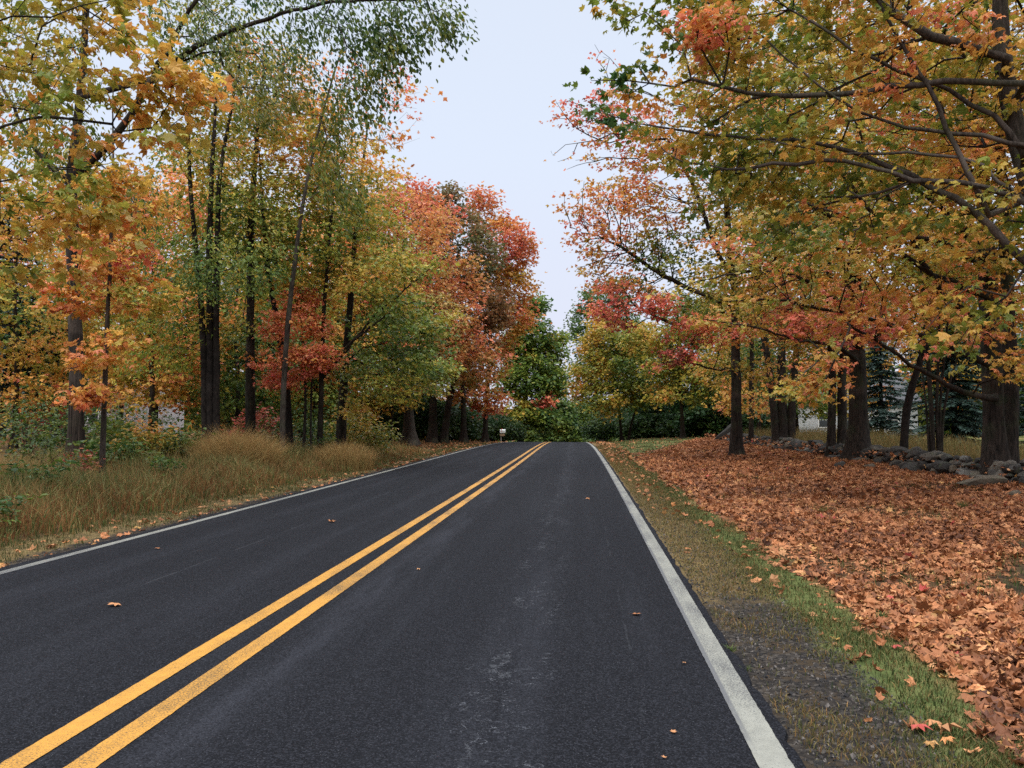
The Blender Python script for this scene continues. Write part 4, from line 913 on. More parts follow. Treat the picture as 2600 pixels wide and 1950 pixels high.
for x, y, lab, rt, sc_ in ((-9.3, 13.6, 'broadleaf weed amid rust stems in the left grass, second from the camera', 1.0, 1.5), (-8.7, 17.2, 'broadleaf weed near the road side of the tall grass before the slender sapling', 2.2, 1.3), (-10.9, 19.3, 'tall broadleaf weed right of the slender sapling foot', 3.5, 1.9), (-9.6, 23.5, 'broadleaf weed in front of the big tan grass mound', 4.6, 1.5), (-9.2, 28.8, 'broadleaf weed just short of the dry weed clump', 5.4, 1.6)):
    clone(wd, (x, y, gz(x, y)), lab, rt, sc_, WV)
HD = 'dark shrubs where the road drops away'
hd = shrub('dark_shrub', 'dark green shrub behind the mailbox', -9.3, 84, [(0, 0, 1.6, 1.9, 1.4, 3, .06), (1.6, 0, 1.2, 1.5, 1.1, 2, .12), (-1.6, 0, 1.4, 1.6, 1.2, 2, .04)], 300, 107, size=.24, leaf=CLUMP, spread=.35, per=10, hv=.08, group=HD, stems=6, r0=.05, brimu=.5)
for x, y, lab, rt, s in ((-10.6, 73, 'dark shrub under the red and brown maples left of the mailbox', 1.1, 1.2), (-13.2, 67, 'dark shrub beneath the broad brown maple', 2.4, 1.25), (-12.4, 76, 'dark shrub between the oak and the red maple trunks', 5.4, 1.3), (-10.2, 90, 'dark shrub filling the gap right behind the mailbox', 3.2, 1.4), (-15.5, 62, 'dark shrub in the shade behind the flaring lawn trunk', .9, 1.2), (-8.9, 96, 'dark shrub beside the road below the dark green linden', 4.2, 1.25),
                         (5.5, 96, 'dark shrub at the right end of the road crest', 3.0, 1.3), (8.2, 92, 'dark shrub below the yellow-green tree on the right', .4, 1.15), (11.2, 88, 'dark shrub left of the slanting bough on the right', 5.0, 1.1), (14.6, 86, 'dark shrub under the twin dark trunks', 2.0, 1.1), (18.0, 84, 'dark shrub beside the boulder end of the wall', 1.5, 1.2)):
    place(hd, x+float(curve(y)), y, lab, rt, s, HD)

# ------------------------------------------------------------------ valley beyond the crest
VT = 'trees down in the valley beyond the crest'
vt = far_tree('maple_tree', 'green valley tree in the middle of the road gap', 1228, 950, 190, .4, [lobe(1228, 905, 190, 4.0, .16), lobe(1210, 930, 188, 3.5, .12), lobe(1250, 925, 188, 3.6, .18), lobe(1235, 950, 186, 3.5, .14)], 260, 78, .14, size=.6, spread=.8, group=VT, brimu=.8)
for px, Yv, lab, rt, s in ((1190, 160, 'valley tree against the left side of the road gap', 1.0, 1.0), (1262, 165, 'valley tree against the right side of the road gap', 2.2, .95), (1242, 235, 'hazy valley tree farther down the gap, right of centre', 3.3, 1.15), (1205, 240, 'hazy valley tree farther down the gap, left of centre', 4.4, 1.2), (1290, 215, 'hazy valley tree behind the yellow-green one', 5.2, 1.1), (1150, 200, 'hazy valley tree hidden low behind the dark linden', .3, 1.1), (1340, 190, 'valley tree low behind the twin stems', 1.9, 1.1)):
    place(vt, atx(px, Yv), Yv, lab, rt, s, VT)

# distant wood closing the view all round: one mass of leaf clumps on trunks
g = Geo(); r2 = np.random.default_rng(5)
N = 360
tx = r2.uniform(-190, 190, N); ty = r2.uniform(105, 330, N)
keepm = (np.abs(tx-curve(ty)) > 16+.04*ty) | (ty > 290)
more_x = np.concatenate([r2.uniform(-120, -38, 120), r2.uniform(36, 120, 110)]); more_y = r2.uniform(48, 130, 230)
tx = np.concatenate([tx[keepm], more_x]); ty = np.concatenate([ty[keepm], more_y]); N = len(tx)
tz = ground(tx, ty); th = r2.uniform(8, 14, N)
per = 230
rep = np.repeat(np.arange(N), per); d = norm(r2.normal(0, 1, (len(rep), 3))); rr = r2.uniform(.45, 1, len(rep))
P = np.stack([tx[rep]+d[:, 0]*rr*3.6, ty[rep]+d[:, 1]*rr*3.6, tz[rep]+th[rep]*.5+d[:, 2]*rr*th[rep]*.48], 1)
hu = np.clip(r2.choice([.1, .16, .24, .34, .5, .62, .74], N, p=[.2, .2, .2, .14, .12, .09, .05])[rep] + r2.normal(0, .07, len(rep)), 0, 1)
keep, rng = rng, r2
add_leaves(g, CLUMP, P, r2.uniform(.8, 1.5, len(rep)), r2.normal(0, 1, (len(rep), 3))-np.array([0, 0, .3]), r2.normal(0, .5, (len(rep), 3))+np.array([0, 0, 1.]), hu, np.clip(r2.normal(.95, .15, len(rep)), .6, 1.4), 0)
rng = keep
for k in range(N): tube(g, [(tx[k], ty[k], tz[k]-.3), (tx[k], ty[k], tz[k]+th[k]*.7)], [.25, .1], 4, 1)
tag(link('distant_woods', g.mesh('distant_woods', [M_LEAF, M_BARK])), 'far mixed autumn woods closing the view', 'woods', kind='stuff')

# ------------------------------------------------------------------ buildings glimpsed through the trees
def part(parent, name, boxes, m, bev=0.0):
    g = Geo()
    for b in boxes: g.add(*box_v(*b))
    return link(name, g.mesh(name, [m]), parent)
def house(name, label, x, y, w, d, h, wallm, rot=0.0, wins=(), roof_h=2.2, door=None):
    root = thing(name, label, 'house', (x, y, gz(x, y)-.1), rotz=rot)
    g = Geo(); hw, hd = w/2, d/2
    v = [(-hw, -hd, 0), (hw, -hd, 0), (hw, hd, 0), (-hw, hd, 0), (-hw, -hd, h), (hw, -hd, h), (hw, hd, h), (-hw, hd, h), (-hw, 0, h+roof_h), (hw, 0, h+roof_h)]
    g.add(v, [(0, 1, 5, 4), (2, 3, 7, 6)]); g.add(v, [(0, 4, 7, 3), (1, 2, 6, 5)]); g.add(v, [(4, 8, 7), (5, 6, 9)])
    link('wall', g.mesh('wall', [wallm]), root)
    g = Geo(); e = .35; t = .14
    sl = roof_h/hd
    for s in (-1, 1):
        a = [(-hw-e, s*(hd+e), h-e*sl+.02), (hw+e, s*(hd+e), h-e*sl+.02), (hw+e, 0, h+roof_h+.02), (-hw-e, 0, h+roof_h+.02)]
        b = [(p, q, r+t) for p, q, r in a]
        f = [(0, 1, 2, 3), (4, 5, 6, 7), (0, 1, 5, 4), (1, 2, 6, 5), (3, 2, 6, 7), (0, 3, 7, 4)]
        g.add(a+b, f)
    link('roof', g.mesh('roof', [M_ROOF]), root)
    for wx, wz, ww, wh in wins:
        fr = part(root, 'window', [(wx-ww/2-.09, wx+ww/2+.09, -hd-.05, -hd+.02, wz-.10, wz), (wx-ww/2-.09, wx+ww/2+.09, -hd-.05, -hd+.02, wz+wh, wz+wh+.1), (wx-ww/2-.09, wx-ww/2, -hd-.05, -hd+.02, wz, wz+wh), (wx+ww/2, wx+ww/2+.09, -hd-.05, -hd+.02, wz, wz+wh), (wx-ww/2, wx+ww/2, -hd-.04, -hd+.01, wz+wh/2-.025, wz+wh/2+.025)], M_TRIM)
        part(fr, 'pane', [(wx-ww/2+.002, wx+ww/2-.002, -hd-.022, -hd-.012, wz+.002, wz+wh-.002)], M_PANE)
    if door:
        dx, dw, dh = door
        part(root, 'door', [(dx-dw/2, dx+dw/2, -hd-.06, -hd+.02, .1, dh)], M_TRIM)
    return root
hx = atx(1835, 82)
house('farmhouse', 'white clapboard house seen in scraps between the trunks past the right lawn', hx, 84, 11, 7, 3.4, M_SIDING, .08, [(-3.1, 1.0, .9, 1.3), (-.6, 1.0, .9, 1.3), (3.2, 1.0, .9, 1.3)], door=(1.3, .95, 2.1))
hx = atx(190, 66)
house('farmhouse', 'pale white house glimpsed between the trunks on the far left', hx, 68, 11, 7, 3.2, M_SIDING, -.3, [(-3.4, 1.0, 1.0, 1.3), (-1.2, 1.0, 1.0, 1.3), (3.0, 1.0, 1.0, 1.3)], door=(1.0, .95, 2.1))
hx = atx(28, 56)
house('barn', 'dark red barn with white trim at the left edge behind the thicket', hx, 58, 4.6, 5, 2.3, M_BARN, -.35, [(-.9, .9, .8, .9)], roof_h=1.4, door=(1.0, 1.1, 2.0))
# white rail fence before the left house
def rail_fence(name, label, x0, x1, y, hgt):
    root = thing(name, label, 'fence', ((x0+x1)/2, y, gz((x0+x1)/2, y)))
    n = 6; L = x1-x0
    for k in range(n+1):
        xx = -L/2 + L*k/n
        part(root, 'post', [(xx-.06, xx+.06, -.06, .06, -.2, hgt)], M_TRIM)
    for z in (.45, .85, 1.2): part(root, 'rail', [(-L/2, L/2, -.085, -.062, z-.06, z+.06)], M_TRIM)
rail_fence('rail_fence', 'white rail fence in front of the pale house on the left', atx(230, 50), atx(350, 50), 50, 1.35)

# mailbox on the left
mx, my = -6.95+float(curve(80)), 80
mb = thing('mailbox', 'white rural mailbox with a tan newspaper tube on a wooden post at the crest', 'mailbox', (mx, my, gz(mx, my)))
part(mb, 'post', [(-.05, .05, -.05, .05, -.2, .88), (-.05, .34, -.045, .045, .80, .878)], M_POST)
g = Geo(); a = np.linspace(0, PI, 9)
prof = [(-.13, .0)] + [(-.13*math.cos(t), .20+.13*math.sin(t)) for t in a] + [(.13, .0)]
k = len(prof)
V = [(x, q, z+.885) for x in (-.10, .40) for q, z in prof]
g.add(V, [(i, i+1, i+1+k, i+k) for i in range(k-1)] + [(k-1, 0, k, 2*k-1)])
for s in (0, k):
    g.add([V[s+i] for i in range(k)] + [(V[s][0], 0, 1.02)], [(i, i+1, k) for i in range(k-1)] + [(k-1, 0, k)])
link('box', g.mesh('box', [M_METALW]), mb)
part(mb, 'door', [(.403, .414, -.12, .12, .90, 1.19)], M_METALW)
part(mb, 'flag', [(.02, .05, -.15, -.137, .98, 1.30), (.051, .14, -.15, -.137, 1.22, 1.30)], M_FLAG)
part(mb, 'newspaper_tube', [(-.1, .34, -.12, .12, .60, .62), (-.1, .34, -.12, -.10, .62, .79), (-.1, .34, .10, .12, .62, .79), (-.1, .34, -.10, .10, .77, .79), (-.1, -.09, -.10, .10, .62, .77)], M_TAN)

# ------------------------------------------------------------------ dry stone wall
def rock_mesh(seed, sx, sy, sz, sub=2, rough=.16, flat=True):
    import bmesh
    rs = np.random.default_rng(seed)
    bm = bmesh.new(); bmesh.ops.create_icosphere(bm, subdivisions=sub, radius=1)
    V = np.array([v.co[:] for v in bm.verts]); Fc = np.array([[v.index for v in f.verts] for f in bm.faces]); bm.free()
    for _ in range(10):   # knock off facets
        nrm = rs.normal(0, 1, 3); nrm /= np.linalg.norm(nrm); dd = rs.uniform(.55, .85)
        h = V@nrm; V = V - np.maximum(0, h-dd)[:, None]*nrm*.9
    V = V*(1+rough*vnoise(V, 1.6, seed)[:, None]) 
    return V*np.array([sx, sy, sz]), Fc
protos = [rock_mesh(200+k, 1, 1, 1) for k in range(14)]
wall_pts = np.array([(10.4, 12.5), (10.25, 17), (10.15, 22), (10.2, 30), (10.25, 40), (10.2, 50), (10.0, 59)])
wr = thing('stone_wall', 'low tumbledown wall of rounded grey field stones along the leaf bed', 'wall', (10.2, 30, gz(10.2, 30)))
rest = Geo(); stones = []
rs = np.random.default_rng(77)
yv = 12.5
while yv < 59.5:
    s = rs.uniform(.12, .24)
    for lay in range(4):
        xw = np.interp(yv, wall_pts[:, 1], wall_pts[:, 0])
        sc = s*rs.uniform(.75, 1.15)*(1.25 if lay == 0 else 1.0 if lay < 3 else .9)*(1.7 if rs.random() < .10 else 1)
        if lay >= 3 and rs.random() < (.3, .7)[lay-3]: continue
        offx = rs.uniform(-.42, .42)*(1-.25*lay)
        if lay == 0: offx -= .12
        xx, yy_ = xw+offx, yv+rs.uniform(-.15, .15)
        stones.append((xx, yy_, gz(xx, yy_)+.04+lay*.135, sc, rs.integers(14), rs.uniform(0, 6.28), rs.uniform(.55, .85)))
        if lay < 2:
            xx = xw - .1 + rs.uniform(.15, .55); stones.append((xx, yv+.1, gz(xx, yv)+.04+lay*.13, sc*rs.uniform(.8, 1.1), rs.integers(14), rs.uniform(0, 6.28), rs.uniform(.55, .85)))
    yv += s*1.15
def stone_geo(g, x, y, z, sc, pi, a, fl, hue):
    V, Fc = protos[pi]
    ca, sa = math.cos(a), math.sin(a)
    W = V*np.array([1.25, .9, fl])*sc
    W = np.stack([W[:, 0]*ca-W[:, 1]*sa, W[:, 0]*sa+W[:, 1]*ca, W[:, 2]], 1)
    g.add(W+np.array([x, y, z]), Fc, 0, hue, 1.0, smooth=False)
wb = np.array([10.2, 30, gz(10.2, 30)])
vis = [s for s in stones if 18.2 < s[1]]
big = sorted(vis, key=lambda s: -(s[3]/s[1])*(1.6 if s[0] < np.interp(s[1], wall_pts[:, 1], wall_pts[:, 0])+.15 else .5))[:98]
bs = set(id(s) for s in big)
for s in stones:
    if id(s) in bs:
        g = Geo(); stone_geo(g, *s, rs.random()); link('stone', g.mesh('stone', [M_STONE], wb), wr)
    else: stone_geo(rest, *s, rs.random())
o = link('stones', rest.mesh('stones', [M_STONE], wb), wr); o['kind'] = 'stuff'
def lone_rock(label, x, y, sx, sy, sz, seed, rot=(0, 0, 0), dz=0.0, name='boulder'):
    V, Fc = rock_mesh(seed, sx, sy, sz, 3, .10); g = Geo(); g.add(V, Fc, 0, (seed*.37) % 1)
    o = link(name, g.mesh(name, [M_STONE]), loc=(x, y, gz(x, y)+dz)); o.rotation_euler = rot
    return tag(o, label, 'rock')
q = at(1566, 950, 59)
lone_rock('dark leaning slab at the far end of the stone wall', q[0]+.1, 59.5, .55, .35, .95, 301, (.1, .75, 0), .4)
q = at(2120, 1040, 20.4)
lone_rock('large flat grey rock at the foot of the wall near the tall scarred maple', q[0], 20.4, .62, .42, .17, 302, (0, -.08, .3), .06)
q = at(1815, 1012, 28.5)
lone_rock('small dark rock lying in the leaves left of the stoutest maple', q[0], 28.5, .26, .2, .16, 303, (0, 0, .4), .05)
q = at(1880, 1012, 28.0)
lone_rock('flat dark rock lying in the leaves below the stoutest maple', q[0], 28.0, .34, .24, .11, 304, (0, .1, 1.0), .04)
q = at(2192, 1068, 18.0)
lone_rock('half-buried rock in the leaves at the right edge', q[0], 18.0, .22, .16, .10, 305, (0, .1, 1.0), .03)
q = at(1722, 975, 40)
lone_rock('brown standing rock in the wall right of the lone maple', q[0]+.2, 41, .34, .3, .42, 306, (.2, .1, 0), .25)

# ------------------------------------------------------------------ leaf litter, grasses, gravel
LITS = np.random.default_rng(31)
def scatter_leaves(name, label, x, y, size, hue, bri, tpl, lift=.02, tilt=.55):
    global rng
    keep, rng = rng, LITS
    n = len(x); g = Geo()
    z = ground(x, y) + np.abs(rng.normal(0, lift, n)) + .006
    tip = rng.normal(0, 1, (n, 3)); tip[:, 2] *= tilt*.6
    up = rng.normal(0, tilt, (n, 3)) + np.array([0, 0, 1.])
    P = np.stack([x, y, z], 1)
    add_leaves(g, tpl, P, size, tip, up, hue, bri, 0)
    # nothing pokes below the soil
    if name == 'leaf_litter':
        lat_ = x-curve(y); on = (lat_ > 9.7) & (lat_ < 10.7) & (rng.random(n) < .07)
        g.v[0][:, 2] += np.repeat(np.where(on, rng.uniform(.12, .40, n), 0), len(tpl[0]))
    V = g.v[0]; gr = ground(V[:, 0], V[:, 1]) + .003; V[:, 2] = np.maximum(V[:, 2], gr)
    rng = keep
    return tag(link(name, g.mesh(name, [M_LITTER])), label, 'leaves', kind='stuff')
def bed_mask(l, y, wob):
    return (l > 2.12+.18*wob+.10*np.sin(y*1.1)) & (y - 4.4*l < 25.5+4*wob)
n = 340000
yy = 2.4 + 66*LITS.random(n)**2.0; ll = 1.9 + 12.5*LITS.random(n)**.9
w = vnoise(np.stack([ll, yy, 0*yy], 1), .9, 3)
w2 = vnoise(np.stack([ll, yy, 0*yy], 1), .55, 8)
bare = LITS.random(n) < bareness(ll, yy)*.93
m = bed_mask(ll, yy, w) & ~bare
ll, yy = ll[m], yy[m]; n = len(ll)
hue = np.clip(.42 + .16*vnoise(np.stack([ll, yy, 0*yy], 1), .8, 12) + LITS.normal(0, .22, n), 0, .90)
pick = LITS.random(n); hue[pick < .012] = .96; hue[pick < .006] = 1.0
scatter_leaves('leaf_litter', 'thick carpet of fallen rust and orange maple leaves', ll+curve(yy), yy, np.clip(LITS.normal(.074, .020, n), .03, .12)*np.interp(yy, [3, 12, 40], [1, 1.05, 1.7]), hue, np.clip(LITS.normal(1, .2, n), .5, 1.6), MAPLE, .016, .5)
# loose scatter on verges and lawns
n = 7500
yy = 3 + 75*LITS.random(n)**1.3; side = LITS.random(n) < .42
ll = np.where(side, 1.0 + 1.4*LITS.random(n)**.7, -6.1 - 3.2*LITS.random(n)**1.4)
far = LITS.random(n) < .40; ll = np.where(far, np.where(side, 2+9*LITS.random(n), -7-10*LITS.random(n)), ll); yy = np.where(far, 38+45*LITS.random(n), yy)
k = LITS.random(n) < np.where(side & (yy < 14) & (ll < 1.6), .05, .6); ll, yy = ll[k], yy[k]; n = len(ll)
scatter_leaves('scattered_leaves', 'loose fallen leaves on the verges and lawns', ll+curve(yy), yy, np.clip(LITS.normal(.075, .025, n), .03, .13)*np.interp(yy, [3, 40], [.9, 1.6]), np.clip(LITS.normal(.58, .2, n), 0, .97), np.clip(LITS.normal(1, .2, n), .5, 1.5), MAPLE, .02, .5)

def blades(name, label, x, y, h, wd, lean, hue, bri, z0=None, cat='grass', foot=None):
    n = len(x); r = LITS
    z = ground(x, y) if z0 is None else z0
    a = r.uniform(0, 2*PI, n); b = r.uniform(0, 2*PI, n)
    s = np.stack([np.cos(a), np.sin(a), 0*a], 1)*wd[:, None]*.5; d = np.stack([np.cos(b), np.sin(b), 0*b], 1)*(lean*h)[:, None]
    P = np.stack([x, y, z-.01], 1); up = np.array([0, 0, 1.])
    M = P + d*.28 + up*(h*.55)[:, None]; T = P + d + up*(h*(1-.32*lean))[:, None]
    V = np.stack([P-s, P+s, M+s*.75, M-s*.75, T], 1).reshape(-1, 3)
    i = np.arange(n)[:, None]*5
    g = Geo(); g.add(V, i+np.array([[0, 1, 2, 3]]), 0, hue if foot is None else foot, bri)
    g.f.append((i+np.array([[3, 2, 4]]), np.zeros(n, int), np.clip(hue+.06, 0, 1), bri, np.zeros(n, bool)))
    return tag(link(name, g.mesh(name, [M_GRASS])), label, cat, kind='stuff')

# tall roadside grass on the left
n = 125000
yy = 5.5 + 36*LITS.random(n)**1.5; dl = LITS.random(n)**.85*7.0
ll = -6.95 - dl + .16*np.sin(yy*2.3) + .12*np.sin(yy*5.1+1)
w = vnoise(np.stack([ll, yy, 0*yy], 1), .5, 14); w3 = vnoise(np.stack([ll, yy, 0*yy], 1), 1.7, 15)
k = LITS.random(n) < np.interp(yy, [5, 26, 33, 42], [1, 1, .6, .12]); ll, yy, dl, w, w3 = ll[k], yy[k], dl[k], w[k], w3[k]; n = len(ll)
h = np.interp(dl, [0, .5, 1.6, 3, 7], [.14, .36, .56, .62, .60])*np.clip(1+.26*w+.26*w3+LITS.normal(0, .2, n), .25, 1.9)*np.interp(yy, [6, 28, 40], [1, 1, .7])
rust = np.clip(LITS.normal(.80, .12, n), 0, 1); green = np.clip(LITS.normal(.33, .11, n), 0, .7)
pg = np.clip(.68 + .22*w + .20*(dl > 2.0) + .25*(dl < .35) + .10*w3, .05, .95)
hue = np.where(LITS.random(n) < pg, green, rust)
blades('tall_grass', 'tall uncut roadside grass, rust brown with green tops', ll+curve(yy), yy, h, LITS.uniform(.005, .013, n)*np.interp(yy, [6, 35], [1, 2.0]), LITS.uniform(.12, .75, n), hue, np.clip(LITS.normal(1.0, .22, n)*(1+.22*w3), .4, 1.8), foot=np.clip(np.where(LITS.random(n) < np.interp(dl, [0, 1.0, 2.5, 4], [.35, .82, .7, .5]), LITS.normal(.88, .08, n), hue), 0, 1))
# seed heads
n = 9000
yy = 6 + 34*LITS.random(n)**1.4; dl = .8+6*LITS.random(n); ll = -6.95-dl
hh = np.interp(dl, [.5, 1.6, 3, 7], [.5, .72, .82, .82])*LITS.uniform(.75, 1.2, n)
blades('seed_stalks', 'thin straw seed stalks standing above the tall grass', ll+curve(yy), yy, hh, LITS.uniform(.004, .008, n)*np.interp(yy, [6, 35], [1, 2.0]), LITS.uniform(.05, .35, n), np.clip(LITS.normal(.62, .1, n), 0, 1), np.clip(LITS.normal(1.15, .2, n), .5, 1.7))
# tan grass mound in front of the triple trunks
for lab, px, Yc, nn, rr_, hh_ in (('big tan mound of dry arching grass in front of the mossy trunk', 515, 23.0, 7500, 1.15, 1.75), ('smaller tan grass clump in the weeds at the left edge', 20, 15.5, 3600, .8, 1.1), ('dry weed clump on the verge below the leaning dark trunk', 745, 26.0, 3200, .9, 1.25)):
    c = at(px, 960, Yc); a = LITS.uniform(0, 6.28, nn); r = rr_*np.sqrt(LITS.random(nn))
    x, y = c[0]+r*np.cos(a), c[1]+r*np.sin(a)
    o = blades('grass_clump', lab, x, y, hh_*LITS.uniform(.55, 1.1, nn)*(1-.35*r/rr_), LITS.uniform(.006, .012, nn), LITS.uniform(.2, .8, nn), np.clip(LITS.normal(.63, .08, nn), 0, 1), np.clip(LITS.normal(1.25, .25, nn), .6, 1.8))
    o['category'] = 'grass clump'; del o['kind']
# short verge and lawn blades
def short(name, label, l, y, h0, hue_mu, hue_sd, wmul=1.0):
    n = len(l)
    blades(name, label, l+curve(y), y, h0*LITS.uniform(.5, 1.3, n), LITS.uniform(.003, .007, n)*np.interp(y, [3, 12, 50], [1, 1.5, 4])*wmul, LITS.uniform(.2, .9, n), np.clip(LITS.normal(hue_mu, hue_sd, n), 0, 1), np.clip(LITS.normal(.72, .2, n), .35, 1.3))
n = 75000
y = 2.8 + 45*LITS.random(n)**2.1; l = 1.86 + .17*vnoise(np.stack([y, 0*y, 0*y], 1), .9, 17) + LITS.normal(0, .19, n)
w = vnoise(np.stack([l, y, 0*y], 1), 2.0, 28); kk = LITS.random(n) < np.clip(.62+.4*w, .06, 1); l, y = l[kk], y[kk]
short('lawn_strip', 'narrow green grass strip between the gravel shoulder and the leaf bed', l, y, .058, .36, .19)
n = 60000
y = 2.8 + 50*LITS.random(n)**1.5; l = 1.0 + .75*LITS.random(n)**.9
w = vnoise(np.stack([l, y, 0*y], 1), 2.2, 18); k = LITS.random(n) < np.where(y < 7.5, np.clip((w-.0)*1.3, 0.03, .9)*np.where(np.abs(l-1.05) < .1, 2.0, 1), .8); l, y, w = l[k], y[k], w[k]
short('dry_verge_grass', 'dry straw tufts creeping over the right gravel shoulder', l, y, .05, .54, .15)
n = 42000
y = 5 + 60*LITS.random(n)**1.7; l = -6.15 - 1.1*LITS.random(n)
w = vnoise(np.stack([l, y, 0*y], 1), 1.3, 19); k = LITS.random(n) < np.clip(.25+.5*(-6.15-l)+.4*w, 0, 1); l, y, w = l[k], y[k], w[k]
short('verge_grass', 'short green and straw grass along the left edge of the road', l, y, .085, .36, .2)
n = 45000
y = 36 + 46*LITS.random(n); s = LITS.random(n) < .5; l = np.where(s, 1.3+11*LITS.random(n), -6.6-13*LITS.random(n))
short('lawn_grass', 'mown lawn on both sides near the crest', l, y, .07, .27, .13, 1.6)
n = 26000
y = 18 + 42*LITS.random(n); l = 10.9 + 6.5*LITS.random(n)
k = (LITS.random(n) < .8); l, y = l[k], y[k]; n = len(l)
blades('wall_grass', 'tall straw grass growing behind the stone wall', l+curve(y), y, np.interp(y, [18, 30, 50], [.35, .6, 1.0])*LITS.uniform(.5, 1.2, n), LITS.uniform(.008, .018, n), LITS.uniform(.1, .5, n), np.clip(LITS.normal(.52, .14, n), 0, 1), np.clip(LITS.normal(.95, .2, n), .5, 1.5))
# tufts poking through the leaf bed
n = 22000
y = 4 + 22*LITS.random(n)**1.3; l = 2.6 + 6.5*LITS.random(n); w2 = vnoise(np.stack([l, y, 0*y], 1), .55, 8); w4 = vnoise(np.stack([l, y, 0*y], 1), 2.6, 9)
k = (bareness(l, y) > .35) & (LITS.random(n) < .75) | (w4 > 1.2); l, y = l[k], y[k]; n = len(l)
blades('leaf_bed_grass', 'sparse dark grass tufts showing through the fallen leaves', l+curve(y), y, LITS.uniform(.07, .2, n), LITS.uniform(.004, .008, n), LITS.uniform(.2, .9, n), np.clip(LITS.normal(.16, .12, n), 0, 1), np.clip(LITS.normal(.9, .2, n), .5, 1.4))

# gravel
n = 16000
y = 2.6 + 16*LITS.random(n)**1.7; side = LITS.random(n) < .7
l = np.where(side, .97 + .75*LITS.random(n), -5.99 - .34*LITS.random(n)**1.3); y = np.where(side, y, 5+22*LITS.random(n)**1.3)
x = l+curve(y); r = LITS.uniform(.003, .011, n)*np.where(LITS.random(n) < .03, 2.0, 1)
T = np.array([[1, 0, -.4], [-.5, .87, -.4], [-.5, -.87, -.4], [0, 0, 1.], [-.6, 0, .5], [.5, .6, .4]])
V = (T[None]*(1+LITS.normal(0, .25, (n, 6, 1))))*r[:, None, None]; V[:, :, 2] *= .8
a = LITS.uniform(0, 6.28, n); ca, sa = np.cos(a)[:, None], np.sin(a)[:, None]
V = np.stack([V[..., 0]*ca-V[..., 1]*sa, V[..., 0]*sa+V[..., 1]*ca, V[..., 2]], -1) + np.stack([x, y, ground(x, y)+r*.3], 1)[:, None, :]
Fc = np.array([(0, 5, 3), (5, 1, 3), (1, 4, 3), (4, 2, 3), (2, 0, 3), (0, 1, 5), (1, 2, 4)])
g = Geo(); g.add(V.reshape(-1, 3), (Fc[None]+(np.arange(n)*6)[:, None, None]).reshape(-1, 3), 0, np.repeat(LITS.random(n)**1.5, 7))
tag(link('gravel', g.mesh('gravel', [M_PEBBLE])), 'loose grey gravel on both road shoulders', 'gravel', kind='stuff')

# ------------------------------------------------------------------ single leaves and tufts one can point at
def one_leaf(label, px, py, size, hue, name='fallen_leaf', tpl=MAPLE, hgt=.0, a=None):
    d = at(px, py, 10.0) - np.array([0, 0, EYE]); t = EYE/-d[2]; x, y = d[0]*t, d[1]*t
    global rng
    keep, rng = rng, np.random.default_rng(int(px*7+py))
    g = Geo(); a = rng.uniform(0, 6.28) if a is None else a
    size *= .78
    add_leaves(g, tpl, np.array([[0., 0, 0]]), np.array([size]), np.array([[math.cos(a), math.sin(a), .12]]), np.array([[.15, .1, 1.]]), np.array([hue]), np.array([1.05]))
    V = g.v[0]; V[:, 0] -= V[:, 0].mean(); V[:, 1] -= V[:, 1].mean(); V[:, 2] = V[:, 2]*.8; V[:, 2] -= V[:, 2].min()
    e = V[[1, 0]].copy(); tube(g, np.stack([e[0], e[0]-(e[1]-e[0])*.6, e[0]-(e[1]-e[0])*1.5]), [size*.02, size*.016, size*.012], 3, 0)
    rng = keep
    z = max(gz(x, y), -drop(y)-.004-.012*abs(x+2.33)/3.3 if -5.97 < x < .95 else -9)
    return tag(link(name, g.mesh(name, [M_LITTER]), loc=(x, y, z+.008)), label, 'leaf')
one_leaf('curled brown maple leaf in the right lane near the white line', 1375, 1325, .10, .58)
one_leaf('small orange leaf far up the right lane', 1270, 1078, .11, .7)
one_leaf('tan leaf in the left lane about midway to the crest', 716, 1127, .13, .66)
one_leaf('narrow tan leaf lying across the near left lane', 246, 1307, .13, .72)
one_leaf('pale leaf scrap near the yellow lines in the right lane', 904, 1231, .055, .86)
one_leaf('tiny tan leaf nearest the camera in the right lane', 1434, 1633, .03, .75)
one_leaf('small tan leaf scrap close to the white line at lower right', 1455, 1577, .04, .72)
one_leaf('small pale leaf scrap right of the curled brown leaf', 1478, 1430, .035, .8)
one_leaf('bright orange leaf on the left gravel edge', 296, 1136, .16, .93)
one_leaf('dull scrap of leaf in the left lane near the white line', 340, 1184, .09, .5)
one_leaf('pinkish red maple leaf lying on the right gravel shoulder', 1990, 1567, .13, 1.0)
one_leaf('tan maple leaf beside the pinkish red one on the gravel', 2018, 1556, .11, .7)
one_leaf('yellow orange leaf on the green strip at the right', 1805, 1372, .09, .95)
one_leaf('red maple leaf at the near edge of the leaf bed', 1937, 1390, .11, 1.0)
def tuft(label, px, py, n, h, hue, name='weed_tuft'):
    d = at(px, py, 10.0) - np.array([0, 0, EYE]); t = EYE/-d[2]; x, y = d[0]*t, d[1]*t
    a = LITS.uniform(0, 6.28, n); r = LITS.random(n)*h*.35
    o = blades(name, label, x+r*np.cos(a), y+r*np.sin(a), h*LITS.uniform(.5, 1.1, n), LITS.uniform(.004, .009, n), LITS.uniform(.3, 1.2, n), np.clip(LITS.normal(hue, .06, n), 0, 1), np.clip(LITS.normal(1.1, .2, n), .6, 1.5), np.full(n, gz(x, y)))
    o['category'] = 'weed'; del o['kind']
tuft('bright green weed tuft at the pavement edge beside the white line', 1577, 1394, 70, .09, .24)
tuft('smaller green weed tuft on the gravel just below the bright one', 1612, 1436, 45, .06, .22)
tuft('pale green weed clump in the middle of the leaf bed', 1776, 1098, 60, .22, .30)
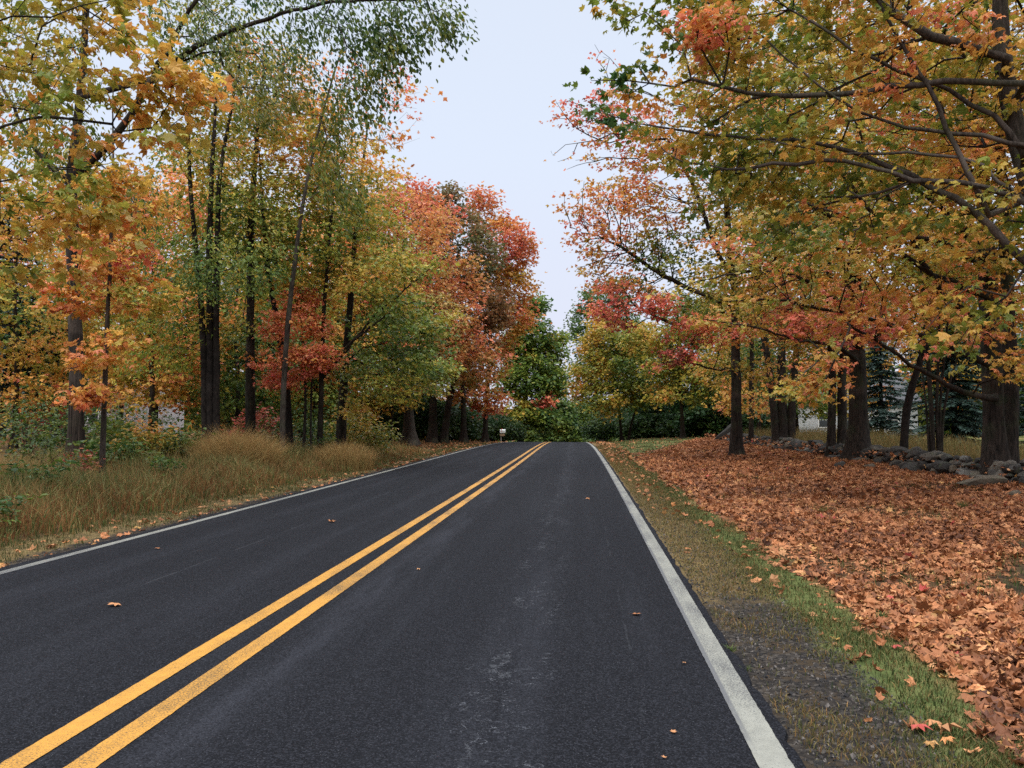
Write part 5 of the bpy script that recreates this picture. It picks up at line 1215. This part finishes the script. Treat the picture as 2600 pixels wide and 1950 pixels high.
tuft('green weed tuft in the leaves near the grass strip', 1905, 1330, 50, .12, .2)
tuft('light green weeds in the leaf bed towards the right edge', 2080, 1092, 60, .22, .31)

# ------------------------------------------------------------------ sky, sun
w = bpy.data.worlds.new('World'); bpy.context.scene.world = w; w.use_nodes = True
t = w.node_tree; t.nodes.clear()
SUN_EL, SUN_ROT = R_(52), R_(200)
sky = t.nodes.new('ShaderNodeTexSky'); sky.sky_type = 'NISHITA'; sky.sun_disc = False
sky.sun_elevation = SUN_EL; sky.sun_rotation = SUN_ROT; sky.dust_density = 3; sky.air_density = 1
b1_ = nd(t, 'ShaderNodeBackground', {'Color': sky.outputs[0], 'Strength': .05})
tc = nd(t, 'ShaderNodeTexCoord')
zc = nd(t, 'ShaderNodeSeparateXYZ', {0: tc.outputs['Generated']}).outputs[2]
cl = ramp(t, zc, [(0, (.77, .79, .92)), (.12, (.77, .81, .96)), (.30, (.76, .845, 1.0)), (.55, (.74, .82, .96)), (1, (.97, 1.0, 1.04))])
nz = nd(t, 'ShaderNodeTexNoise', {'Vector': nd(t, 'ShaderNodeMapping', {'Vector': tc.outputs['Generated'], 'Scale': (1, 1, 3)}).outputs[0], 'Scale': 2.2, 'Detail': 5}).outputs[0]
cl = mixc(t, math_(t, 'MULTIPLY', sstep(t, nz, .4, .7), .10), cl, (.80, .84, .95))
up = sstep(t, zc, .50, .9)
st_ = math_(t, 'ADD', .82, math_(t, 'MULTIPLY', up, 3.0))
b2_ = nd(t, 'ShaderNodeBackground', {'Color': cl, 'Strength': st_})
ad = nd(t, 'ShaderNodeMixShader', {0: .9, 1: b1_.outputs[0], 2: b2_.outputs[0]})
wo = nd(t, 'ShaderNodeOutputWorld'); t.links.new(ad.outputs[0], wo.inputs[0])
sun = bpy.data.lights.new('sun', 'SUN'); sun.energy = 1.2; sun.angle = R_(25); sun.color = (1, .96, .9)
so = bpy.data.objects.new('sun', sun); C.objects.link(so)
so.rotation_euler = (PI/2-SUN_EL, 0, PI-SUN_ROT)

sc = bpy.context.scene
sc.view_settings.view_transform = 'Standard'; sc.view_settings.look = 'None'
sc.view_settings.exposure = 0.40; sc.view_settings.gamma = 1
sc.render.engine = 'CYCLES'
cy = sc.cycles
cy.max_bounces = 8; cy.diffuse_bounces = 5; cy.glossy_bounces = 2; cy.transmission_bounces = 5; cy.transparent_max_bounces = 4
cy.use_adaptive_sampling = False
cy.use_denoising = False
cy.sample_clamp_indirect = 4
